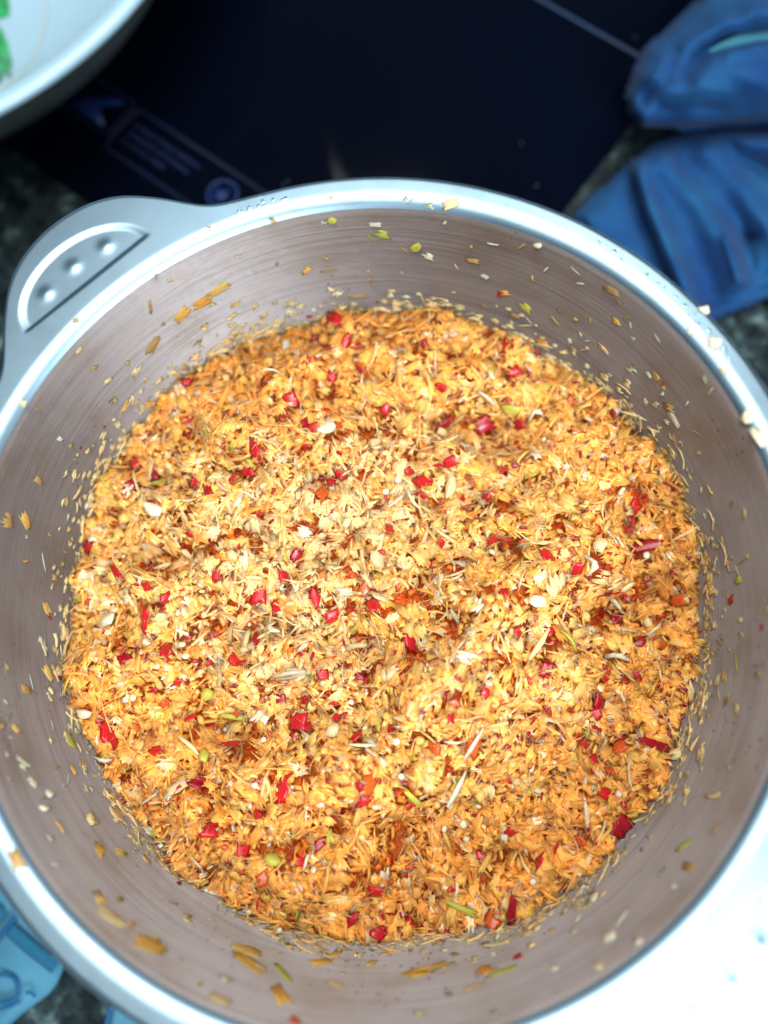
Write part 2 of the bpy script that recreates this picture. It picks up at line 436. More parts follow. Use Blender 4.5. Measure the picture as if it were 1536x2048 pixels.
    for lo, hi, n, s in ((103, 112, 7, 1), (31, 58, 16, 2)):
        v, tr = emboss(lo, hi, n, s); o = link("embossed_marks", mesh_np("embossed_marks", v, tr, M_RIM, smooth=True), t)
    return t
pot()

# ------------------------------------------------------------------ the heap's surface
_ph = rng.uniform(0, TAU, (26, 2)); _fr = []
for k in range(26):
    f = rng.uniform(45, 460); a = rng.uniform(0, TAU); _fr.append((f * math.cos(a), f * math.sin(a), 0.0028 * 90 / (f + 60)))
HOLLOWS = []   # (x, y, sigma_x, sigma_y, angle, depth)
def hollow(px, py, sx, sy, ang, dep, z=.083):
    w = at(px, py, z); HOLLOWS.append((w[0], w[1], sx * .000178, sy * .000178, math.radians(ang), dep * 1.25))
hollow(1215, 1225, 120, 40, 12, .013); hollow(1290, 1070, 42, 95, 5, .010); hollow(900, 850, 130, 26, 14, .005); hollow(660, 800, 70, 24, -35, .004)
hollow(450, 1455, 60, 24, -10, .006); hollow(600, 1680, 70, 22, 12, .006); hollow(795, 1675, 30, 40, 0, .006)
hollow(360, 1115, 70, 20, 15, .0055); hollow(1010, 870, 60, 30, -20, .005); hollow(960, 1760, 30, 60, 30, .006)
hollow(1010, 1100, 60, 16, 0, .004); hollow(640, 1130, 60, 16, 20, .004); hollow(330, 1290, 70, 24, 8, .0035)
hollow(930, 1620, 40, 20, 0, .0035); hollow(560, 1255, 60, 18, 0, .0035); hollow(1130, 1560, 60, 18, 15, .004)
hollow(700, 760, 60, 40, 10, .004); hollow(1180, 1430, 26, 30, 0, .004); hollow(520, 960, 60, 14, -20, .003)
hollow(1040, 1370, 24, 36, 0, .003)
for _ in range(60):
    _r = .108 * math.sqrt(rng.random()); _a = rng.uniform(0, TAU)
    HOLLOWS.append((_r * math.cos(_a), _r * math.sin(_a), rng.uniform(.002, .0055), rng.uniform(.0008, .0020), rng.uniform(0, 3.14), rng.uniform(.002, .0042)))
def edge_z(az):
    """height at which the heap meets the wall"""
    d = np.degrees(az) % 360
    return .0016 * np.sin(5 * az + .7) + .0014 * np.sin(11 * az + 2.) + .0012 * np.sin(19 * az) + .0008 * np.sin(37 * az + 1) + np.interp(d, [0, 20, 45, 60, 75, 87, 95, 108, 122, 140, 160, 180, 200, 225, 250, 275, 300, 330, 360],
                     [.0815, .083, .080, .0775, .0745, .0715, .0725, .077, .081, .081, .0765, .0765, .0795, .0765, .0785, .0775, .0835, .0815, .0815])
def heap_z(x, y):
    x = np.asarray(x, float); y = np.asarray(y, float)
    r = np.hypot(x, y); az = np.arctan2(y, x); q = np.clip(r / 0.113, 0, 1.05)
    z = edge_z(az) * q ** 2 + (1 - q ** 2) * 0.0785 + 0.0125 * (1 - q ** 2.2) * (1 - q ** 2 * .1)
    lump = 0
    for (fx, fy, am), (p, _) in zip(_fr, _ph): lump = lump + am * np.sin(fx * x + fy * y + p)
    z = z + lump * (1 - 0.6 * q ** 6)
    for hx, hy, sx, sy, an, dep in HOLLOWS:
        dx, dy = x - hx, y - hy; c, s = math.cos(-an), math.sin(-an)
        u, v = dx * c - dy * s, dx * s + dy * c
        z = z - dep * np.exp(-.5 * ((u / sx) ** 2 + (v / sy) ** 2))
    return z
def heap_n(x, y, e=.0012):
    gx = (heap_z(x + e, y) - heap_z(x - e, y)) / (2 * e); gy = (heap_z(x, y + e) - heap_z(x, y - e)) / (2 * e)
    n = np.stack([-gx, -gy, np.ones_like(gx)], -1); return n / np.linalg.norm(n, axis=-1, keepdims=True)
def at_heap(px, py):
    z = 0.085
    for _ in range(12):
        p = at(px, py, z); z = .5 * z + .5 * float(heap_z(p[0], p[1]))
    return at(px, py, z)
def at_wall(px, py):
    d = ray(px, py); d = d / np.linalg.norm(d); s = np.linspace(.12, .40, 1400)
    P = CAM + s[:, None] * d
    ins = np.hypot(P[:, 0], P[:, 1]) - wall_r(P[:, 2])
    k = np.where((ins[1:] >= 0) & (ins[:-1] < 0) & (P[1:, 2] < .134))[0]
    return P[k[0]] if len(k) else at(px, py, .1)

# ------------------------------------------------------------------ shapes of the chopped bits (unit: metres)
def shape_flake(L_, W_, n=6, m=2, jag=.35, th=.0005, curl=.3):
    """a frayed chip of stalk: strips of fibre side by side that break off at different lengths"""
    u = np.linspace(-.5, .5, n + 1); out = []; gr = []
    lo = -.5 + rng.uniform(0, jag, n + 1); hi = .5 - rng.uniform(0, jag, n + 1)
    lo[1::2] += jag * .5 * rng.random(); hi[::2] -= jag * .5 * rng.random()
    taper = rng.uniform(.55, 1.0, 2)
    ph = rng.uniform(-1, 1)
    for i in range(n + 1):
        for j in range(m + 1):
            t = j / m; y = lo[i] + (hi[i] - lo[i]) * t
            w = taper[0] + (taper[1] - taper[0]) * (y + .5)
            x = u[i] * w + rng.normal(0, .02)
            z = -curl * (x * x) * W_ * 1.4 - curl * .6 * (y * y) * L_ * .5 + ph * .18 * x * y * L_ + rng.normal(0, .05) * W_ * .6
            out.append((x * W_, y * L_, z)); gr.append((x + .5, y, ph))
    v = np.array(out); g = np.array(gr); nv = m + 1
    t = grid_tris(n + 1, nv)
    ring = [i * nv for i in range(n + 1)] + [n * nv + j for j in range(1, nv)] + [i * nv + m for i in range(n - 1, -1, -1)] + [j for j in range(m - 1, 0, -1)]
    sk = v[ring].copy(); sk[:, 2] -= th; sk[:, :2] *= .9
    k = len(v); rn = len(ring); st = []
    for i in range(rn):
        j = (i + 1) % rn; st += [(ring[i], k + i, k + j), (ring[i], k + j, ring[j])]
    return np.concatenate([v, sk]), np.concatenate([t, st]), np.concatenate([g, g[ring]])
def shape_stick(L_, W_, seg=3, bend=.15, sides=4, flat=.6):
    out, gr = [], []
    b = rng.normal(0, bend, 2)
    for j in range(seg + 1):
        t = j / seg; y = (t - .5) * L_; w = W_ * .5 * rng.uniform(.7, 1.2)
        if j == seg: w *= rng.uniform(.1, .5)
        if j == 0: w *= rng.uniform(.4, 1.1)
        for s in range(sides):
            a = s / sides * TAU + .4
            out.append((w * math.cos(a) + b[0] * L_ * (t - .5) ** 2 * 2, y + rng.normal(0, .03) * W_, w * math.sin(a) * flat + b[1] * L_ * (t - .5) ** 2 * 2)); gr.append((s / sides, t, b[0]))
    t = grid_tris(seg + 1, sides)
    ex = []
    for j in range(seg):
        a = j * sides + sides - 1; c = j * sides; ex += [(a, a + sides, c + sides), (a, c + sides, c)]
    ex += [(0, 1, 2), (0, 2, 3)] if sides == 4 else [(0, 1, 2)]
    k = seg * sides; ex += [(k, k + 2, k + 1), (k, k + 3, k + 2)] if sides == 4 else [(k, k + 2, k + 1)]
    return np.array(out), np.concatenate([t, ex]), np.array(gr)
_ico = None
def ico():
    global _ico
    if _ico is None:
        import bmesh
        bm = bmesh.new(); bmesh.ops.create_icosphere(bm, subdivisions=2, radius=1)
        bm.verts.ensure_lookup_table()
        _ico = (np.array([v.co[:] for v in bm.verts]), np.array([[v.index for v in f.verts] for f in bm.faces])); bm.free()
    return _ico
def shape_seed(d=.0021):
    v, t = ico(); v = v * np.array([.5, .56, .26]) * d
    v[:, 2] += .12 * d * (v[:, 0] / d) ** 2 + .0
    return v.copy(), t, np.c_[v[:, :2] / d, 0 * v[:, 0]]
_oct = (np.array([(1, 0, 0), (-1, 0, 0), (0, 1, 0), (0, -1, 0), (0, 0, 1), (0, 0, -1), (.7, .7, 0), (-.7, .7, 0), (-.7, -.7, 0), (.7, -.7, 0), (.6, .1, .7), (-.5, .4, .75), (-.1, -.6, .7)], float), None)
def shape_chunk(s=.002):
    """small knife-cut lump"""
    n = 6; out = []; 
    rad = rng.uniform(.5, 1.25, n); hb, ht = -.45, .45
    sh = rng.normal(0, .18, 2)
    for z, f in ((hb, 1.0), (ht * .6, .95), (ht, .6)):
        for k in range(n):
            a = k / n * TAU + rng.normal(0, .12)
            out.append((rad[k] * f * math.cos(a) * .5 + sh[0] * z, rad[k] * f * math.sin(a) * .62 + sh[1] * z, z * .8 + rng.normal(0, .06)))
    out.append((0, 0, ht * .95)); v = np.array(out) * s
    t = []
    for j in range(2):
        for k in range(n):
            q = (k + 1) % n; a, b = j * n + k, j * n + q; t += [(a, b, b + n), (a, b + n, a + n)]
    for k in range(n): t.append((2 * n + k, 2 * n + (k + 1) % n, 3 * n))
    return v, np.array(t), v / s * np.array([.25, .5, .3])
def shape_chilli(L_, W_, curl=.8, th=.0007):
    """a cut bit of chilli skin, curled across"""
    n, m = 5, 4; out = []
    e0, e1 = rng.normal(0, .13, n + 1), rng.normal(0, .13, n + 1); sk = rng.normal(0, .3); tp = rng.uniform(.55, 1.25)
    for layer in (0, 1):
        for i in range(n + 1):
            for j in range(m + 1):
                t = j / m; u = i / n - .5
                y = (-.5 + e0[i]) * (1 - t) + (.5 + e1[i]) * t + sk * u
                a = u * 2.2 * curl; w = 1 + (tp - 1) * t
                rr = W_ / (2.2 * curl) - (th if layer else 0)
                out.append((rr * math.sin(a) * w, y * L_, rr * (math.cos(a) - 1) * w - (th * .0) - .12 * L_ * (t - .5) ** 2))
    nv = m + 1; k = (n + 1) * nv
    t = [grid_tris(n + 1, nv, flip=False), grid_tris(n + 1, nv, off=k, flip=True)]
    ring = [i * nv for i in range(n + 1)] + [n * nv + j for j in range(1, nv)] + [i * nv + m for i in range(n - 1, -1, -1)] + [j for j in range(m - 1, 0, -1)]
    st = []
    for i in range(len(ring)):
        a, b = ring[i], ring[(i + 1) % len(ring)]; st += [(a, a + k, b + k), (a, b + k, b)]
    v = np.array(out); g = np.c_[v[:, 0] / W_, v[:, 1] / L_, 0 * v[:, 0]]
    return v, np.concatenate(t + [st]), g

# ------------------------------------------------------------------ scattering
def frames(n, yaw, tilt):
    """rotation matrices: local z -> n (tilted), local y turned by yaw"""
    n = n + rng.normal(0, 1, n.shape) * np.asarray(tilt).reshape(-1, 1); n /= np.linalg.norm(n, axis=1, keepdims=True)
    ref = np.stack([np.cos(yaw), np.sin(yaw), np.zeros_like(yaw)], 1)
    y = ref - (ref * n).sum(1, keepdims=True) * n; y /= np.linalg.norm(y, axis=1, keepdims=True) + 1e-9
    x = np.cross(y, n); return np.stack([x, y, n], 2)
def scatter(protos, pos, R, scale, tone):
    V, T, G, C = [], [], [], []; k = 0
    pick = rng.integers(0, len(protos), len(pos))
    for pi, (pv, pt, pg) in enumerate(protos):
        idx = np.where(pick == pi)[0]
        if not len(idx): continue
        v = np.einsum('nij,nvj->nvi', R[idx], pv[None] * scale[idx][:, None, None]) + pos[idx][:, None, :]
        V.append(v.reshape(-1, 3)); nvt = len(pv)
        T.append((pt[None] + (np.arange(len(idx)) * nvt)[:, None, None]).reshape(-1, 3) + k)
        g = np.broadcast_to(pg[None], (len(idx), *pg.shape)).copy(); g[:, :, 2] += rng.uniform(0, 60, len(idx))[:, None]
        G.append(g.reshape(-1, 3)); C.append(np.repeat(tone[idx], nvt, 0)); k += nvt * len(idx)
    return np.concatenate(V), np.concatenate(T), np.concatenate(G), np.concatenate(C)
def keep_inside(v, gap=.0003):
    r = np.hypot(v[:, 0], v[:, 1]); lim = wall_r(np.clip(v[:, 2], .03, .1315)) - gap
    f = np.where(r > lim, lim / np.maximum(r, 1e-6), 1.0); v = v.copy(); v[:, :2] *= f[:, None]; return v
def cat(parts):
    V, T, G, C = [], [], [], []; k = 0
    for v, t, g, c in parts:
        V.append(v); T.append(t + k); G.append(g); C.append(c); k += len(v)
    return [np.concatenate(q) for q in (V, T, G, C)]
def disc(n, rmax=.1128):
    r = rmax * np.sqrt(rng.random(n)); a = rng.uniform(0, TAU, n); return r * np.cos(a), r * np.sin(a)
PAL = {"cream": (.95, .75, .40), "yellow": (.95, .615, .18), "gold": (.95, .55, .125), "orange": (.93, .43, .085), "white": (.88, .82, .62),
       "green": (.62, .58, .10), "tan": (.62, .38, .14), "red": (.58, .014, .016), "dred": (.38, .008, .016), "ored": (.70, .10, .014)}
PN = {k: np.array(v) for k, v in PAL.items()}
def stain_and_light(x, y):
    """tone of the bits at (x, y), juice plus painted light: 0 pale, 1 orange"""
    s = .5 + .20 * np.sin(31 * x + 17 * y + .6) + .16 * np.sin(-23 * x + 47 * y + 2.2) + .10 * np.sin(71 * x - 39 * y)
    s = s + .75 * smoothstep(-.02, -.095, y) * smoothstep(.09, -.02, x) + .42 * smoothstep(.045, .105, np.hypot(x, y)) - .55 * np.exp(-((x / .055) ** 2 + ((y - .008) / .05) ** 2))  # orange edge and pale middle partly paint in how light falls on the heap
    return np.clip(s, 0, 1)
def shred_tone(x, y, jitter=.22, shade_tone=0.):  # extra orange for buried layers stands in for shade between the bits
    n = len(x); s = np.clip(stain_and_light(x, y) + shade_tone + rng.normal(0, jitter, n), 0, 1.5)[:, None]
    c = np.where(s < .5, PN["cream"] * (1 - 2 * s) + PN["yellow"] * 2 * s, np.where(s < 1, PN["yellow"] * (2 - 2 * s) + PN["gold"] * (2 * s - 1), PN["gold"] * (3 - 2 * s) + PN["orange"] * (2 * s - 2)))
    k = rng.random(n)
    c[k < .05] = PN["white"]; c[(k > .05) & (k < .13)] = PN["cream"]; c[(k > .13) & (k < .138)] = PN["green"]; c[(k > .155) & (k < .20)] = PN["orange"]
    return np.clip(c * rng.uniform(.85, 1.08, (n, 1)), 0, .92)

_gp = rng.uniform(0, TAU, 16); _gf = [(f * math.cos(a), f * math.sin(a)) for f, a in zip(rng.uniform(180, 620, 16), rng.uniform(0, TAU, 16))]
def gap(x, y):
    """loose places in the heap where the top bits are missing (about 0..1)"""
    g = sum(np.sin(fx * x + fy * y + p) for (fx, fy), p in zip(_gf, _gp)) / 2.83
    g = g * (1 - .5 * smoothstep(.085, .11, np.hypot(x, y)))
    for hx, hy, sx, sy, an, dep in HOLLOWS:
        if dep < .0066: continue
        dx, dy = x - hx, y - hy; c, s = math.cos(-an), math.sin(-an)
        g = g + 1.15 * np.exp(-.5 * (((dx * c - dy * s) / sx) ** 2 + ((dx * s + dy * c) / sy) ** 2) * 1.6)
    return g
def heap_mass():
    parts = []
    # juicy bed under the loose bits, reddened to stand in for crevice shade
    nr, na = 70, 220
    q = np.linspace(0, 1.0, nr); a = np.arange(na) / na * TAU
    X = np.outer(np.cos(a), q * .1131); Y = np.outer(np.sin(a), q * .1131)
    Z = heap_z(X, Y) - .0036 + rng.normal(0, .0006, X.shape)
    v = np.stack([X, Y, Z], -1).reshape(-1, 3)
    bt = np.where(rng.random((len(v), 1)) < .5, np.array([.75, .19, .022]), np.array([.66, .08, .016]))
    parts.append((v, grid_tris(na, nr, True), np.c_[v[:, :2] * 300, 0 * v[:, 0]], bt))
    fl = [shape_flake(rng.uniform(.0060, .0122), rng.uniform(.0034, .0066), 9, 2, rng.uniform(.25, .6), .0006, rng.uniform(.1, .6)) for _ in range(60)]
    sm = [shape_flake(rng.uniform(.0026, .0050), rng.uniform(.0014, .0030), 5, 2, rng.uniform(.2, .5), .0005, .4) for _ in range(40)]
    stk = [shape_stick(rng.uniform(.005, .012), rng.uniform(.0006, .0016)) for _ in range(36)]
    fib = [shape_stick(rng.uniform(.005, .011), rng.uniform(.00014, .00024), 3, .3, 3, 1) for _ in range(20)]
    chk = [shape_chunk(rng.uniform(.0014, .0030)) for _ in range(24)]
    rag = [shape_flake(rng.uniform(.0038, .0075), rng.uniform(.0020, .0042), 8, 2, rng.uniform(.4, .8), .0004, .35) for _ in range(24)]
    def lay(protos, n, lo, hi, tilt, jit=.22, rmax=.1126, tone=None, holes=True, shade_tone=0.):
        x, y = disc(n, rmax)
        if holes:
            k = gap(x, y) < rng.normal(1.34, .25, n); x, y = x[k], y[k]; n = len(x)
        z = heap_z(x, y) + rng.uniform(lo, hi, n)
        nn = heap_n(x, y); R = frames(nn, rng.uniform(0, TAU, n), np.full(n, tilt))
        c = shred_tone(x, y, jit, shade_tone) if tone is None else np.broadcast_to(np.array(tone), (n, 3)) * rng.uniform(.7, 1.1, (n, 1))
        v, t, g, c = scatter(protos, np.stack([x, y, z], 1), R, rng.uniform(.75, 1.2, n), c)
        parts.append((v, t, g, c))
    lay(sm, 6500, -.0040, -.0018, .6, tone=(.76, .135, .018), holes=False)  # red on the buried layers paints in the shade of the gaps
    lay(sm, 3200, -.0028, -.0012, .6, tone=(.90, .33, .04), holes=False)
    lay(fl, 3200, -.0024, .0004, .28, shade_tone=.34)
    lay(sm, 2600, -.0016, .0008, .40, shade_tone=.24)
    lay(fl, 1500, -.0004, .0012, .26, shade_tone=.05)
    lay(sm, 2500, -.0002, .0016, .42, shade_tone=.0)
    lay(rag, 1900, .0002, .0018, .40, shade_tone=.05)
    lay(stk, 1700, -.0006, .0016, .30)
    lay(chk, 420, -.0008, .0010, .6)
    lay(fib, 2600, .0006, .0028, .45, tone=(.88, .70, .38))
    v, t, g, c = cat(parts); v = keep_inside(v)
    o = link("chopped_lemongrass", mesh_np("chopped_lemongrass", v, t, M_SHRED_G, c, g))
    tag(o, "dense heap of finely chopped orange and yellow lemongrass filling the pot", "chopped lemongrass", kind="stuff")
    # tiny crumbs of chilli all through it
    ch = [shape_chilli(rng.uniform(.001, .0024), rng.uniform(.0009, .0018), rng.uniform(.4, 1)) for _ in range(16)]
    n = 3000; x, y = disc(n)
    k = rng.random(n) < .45 + .35 * np.sin(60 * x + 20 * y) * np.sin(-35 * x + 70 * y) + .35 * smoothstep(.03, .09, x) * smoothstep(-.06, 0, y); x, y = x[k], y[k]; n = len(x)
    z = heap_z(x, y) + rng.uniform(-.0006, .0024, n)
    R = frames(heap_n(x, y), rng.uniform(0, TAU, n), np.full(n, .5))
    c = np.where(rng.random((n, 1)) < .65, PN["red"], np.where(rng.random((n, 1)) < .5, PN["dred"], PN["ored"])) * rng.uniform(.7, 1.2, (n, 1))
    v, t, g, c = scatter(ch, np.stack([x, y, z], 1), R, rng.uniform(.5, 1.4, n), c)
    o = link("chilli_crumbs", mesh_np("chilli_crumbs", keep_inside(v), t, M_CHILLI_G, c, g, smooth=True))
    tag(o, "tiny red chilli crumbs mixed all through the lemongrass heap", "chilli crumbs", kind="stuff")
    # fine bits smeared on the wall just above the heap
    n = 1900
    dens = rng.random(n); a = rng.uniform(0, TAU, n)
    patchy = .5 + .5 * np.sin(3 * a + 1.0) * np.sin(7 * a + .4); keepm = rng.random(n) < (.25 + .75 * patchy); a = a[keepm]; n = len(a)
    h = rng.exponential(.0052, n) - .002; z = edge_z(a) + h; r = wall_r(z) - .0004
    pos = np.stack([r * np.cos(a), r * np.sin(a), z], 1); nn = np.stack([-np.cos(a), -np.sin(a), np.full(n, .12)], 1)
    y_dir = rng.normal(0, .5, n)
    tang = np.stack([-np.sin(a) * np.cos(y_dir), np.cos(a) * np.cos(y_dir), np.sin(y_dir)], 1)
    nn = nn + rng.normal(0, .18, nn.shape); nn /= np.linalg.norm(nn, axis=1, keepdims=True)
    yy = tang - (tang * nn).sum(1, keepdims=True) * nn; yy /= np.linalg.norm(yy, axis=1, keepdims=True)
    R = np.stack([np.cross(yy, nn), yy, nn], 2)
    c = shred_tone(pos[:, 0], pos[:, 1], .3) * .45 + np.array([.50, .44, .28])
    sc = rng.uniform(.4, 1.25, n)
    v, t, g, c = scatter(rag + sm[:10] + stk[:6], pos, R, sc, c)
    o = link("wall_smears", mesh_np("wall_smears", keep_inside(v, .0001), t, M_SHRED_G, c, g))
    tag(o, "fine lemongrass scraps smeared on the pot wall just above the heap", "lemongrass scraps", kind="stuff")
heap_mass()

# ------------------------------------------------------------------ bits one can pick out, each a thing of its own
LAND = [("the long white frayed shred", 600, 1352), ("the smooth cream chunk", 893, 975), ("the steep white sliver", 815, 1005), ("the knobbly pale lump", 760, 1110),
        ("the shiny slanting white sliver", 905, 1570), ("the leaning white stalk strip", 938, 1480), ("the long greenish sliver", 825, 1588), ("the translucent upright stick", 455, 1268),
        ("the yellow green sliver at the nearest wall", 920, 1812), ("the bright green chip", 420, 1378), ("the green chip in the orange area", 545, 1728), ("the yellow green chunk at far right", 1025, 815),
        ("the blunt white stick at far right", 1072, 828), ("the white chunk at upper left", 315, 1018), ("the rounded yellow flake at right", 1135, 1010), ("the pale ragged flake right of middle", 1105, 1165),
        ("the white stick above the red hollow", 1190, 1130), ("the butterfly shaped flake", 625, 1235), ("the stalk splinters by the hollow", 1105, 1288), ("the translucent sliver below the hollow", 1235, 1305),
        ("the pale triangular flake at lower left", 360, 1580), ("the white chip at the left edge", 180, 1425), ("the white flaky chip at upper middle", 660, 858), ("the large glossy chilli at left", 335, 1308),
        ("the long slanting chilli at left edge", 240, 1145), ("the flat chilli in the middle", 752, 1210), ("the round glossy chilli", 516, 1186), ("the big dark red chilli", 965, 850),
        ("the dark red patch by the right wall", 1262, 1052), ("the ragged chilli clump at left", 290, 1232), ("the pinkish chilli below the middle", 820, 1297), ("the slanting chilli strip at lower left", 470, 1492),
        ("the purple red strip near the viewer", 1025, 1815), ("the twisted dark chilli at lower right", 1238, 1655), ("the dark strip at lower right edge", 1308, 1488)]
LANDP = np.array([l[1:] for l in LAND], float); USED = set()
def to_px(p):
    c = CR.T @ (np.asarray(p, float) - CAM); return np.array([768 + FPX * c[0] / -c[2], 1024 - FPX * c[1] / -c[2]])
def by_landmark(what, p):
    """say what lies there by the nearest bit that stands out"""
    q = to_px(p); order = np.argsort(np.linalg.norm(LANDP - q, axis=1)); first = None
    for rank in range(6):
        k = order[rank]; d = q - LANDP[k]; dist = np.hypot(*d)
        a = math.degrees(math.atan2(-d[1], d[0])) % 360
        w = ["right of", "above and right of", "above", "above and left of", "left of", "below and left of", "below", "below and right of"][int(((a + 22.5) % 360) // 45)]
        far = "touching" if dist < 22 else ("just " if dist < 75 else "some way " if dist < 150 else "well ") + w
        lab = f"{what} {far} {LAND[k][0]}"
        if len(lab.split()) > 16: lab = f"{what} {w} {LAND[k][0]}"
        if len(lab.split()) > 16: lab = f"{what.replace('small ', '').replace('large ', '').replace('frayed ', '')} {w} {LAND[k][0]}"
        first = first or lab
        if lab not in USED: USED.add(lab); return lab
    return first
FORMS = {}
def proto_set(kind, fn, n, m, smooth=False):
    FORMS[kind] = []
    for i in range(n):
        v, t, g = fn(); FORMS[kind].append(mesh_np(kind, v, t, m, None, g, smooth))
proto_set("frayed flake", lambda: shape_flake(.0076, rng.uniform(.0036, .0050), 8, 2, rng.uniform(.25, .55), .0006, rng.uniform(.2, .6)), 14, M_SHRED_O)
proto_set("thin stick", lambda: shape_stick(.0080, rng.uniform(.0008, .0013)), 10, M_SHRED_O)
proto_set("curved sliver", lambda: shape_flake(.0075, rng.uniform(.0013, .0019), 4, 3, .25, .0007, .9), 8, M_SHRED_O)
proto_set("hair fibre", lambda: shape_stick(.0100, .00018, 4, .35, 3, 1), 5, M_SHRED_O)
proto_set("ragged scrap", lambda: shape_flake(rng.uniform(.0038, .0060), rng.uniform(.0026, .0046), 7, 3, rng.uniform(.45, .85), .0004, rng.uniform(.1, .9)), 16, M_SHRED_O)
proto_set("cut chunk", lambda: shape_chunk(.0030), 8, M_SHRED_O)
proto_set("chilli", lambda: shape_chilli(.0046, rng.uniform(.0036, .0052), rng.uniform(.25, .6)), 14, M_CHILLI_O, True)
proto_set("chilli strip", lambda: shape_chilli(.0085, rng.uniform(.0024, .0034), rng.uniform(.3, .7)), 6, M_CHILLI_O, True)
proto_set("seed", lambda: shape_seed(), 3, M_SEED, True)
def put(name, form, pos, n, yaw, scale, tone, tilt=.25, idx=None):
    me = FORMS[form][rng.integers(len(FORMS[form])) if idx is None else idx % len(FORMS[form])]
    R = frames(np.asarray(n, float).reshape(1, 3), np.array([yaw]), np.array([tilt]))[0]
    o = bpy.data.objects.new(name, me); COL.objects.link(o)
    m = Matrix.Identity(4)
    sc = scale if hasattr(scale, "__len__") else (scale,) * 3
    for i in range(3):
        for j in range(3): m[i][j] = float(R[i, j] * sc[j])
        m[i][3] = float(pos[i])
    o.matrix_world = m
    o["tone"] = [float(q) for q in tone]
    return o
def yaw_px(deg): return math.radians(-deg)      # angle as seen in the photograph, clockwise from rightwards
SHADE = {"white": "white", "cream": "pale cream", "yellow": "yellow", "gold": "golden", "orange": "orange", "green": "yellow green", "tan": "tan"}
def heap_put(name, form, px, py, deg, scale, tone, label, catg, group, lift=.0010, tilt=.15):
    p = at_heap(px, py); n = heap_n(np.array([p[0]]), np.array([p[1]]))[0]
    o = put(name, form, p + n * lift, n, yaw_px(deg), scale, PN[tone] * rng.uniform(.92, 1.04), tilt)
    return tag(o, label, catg, group)

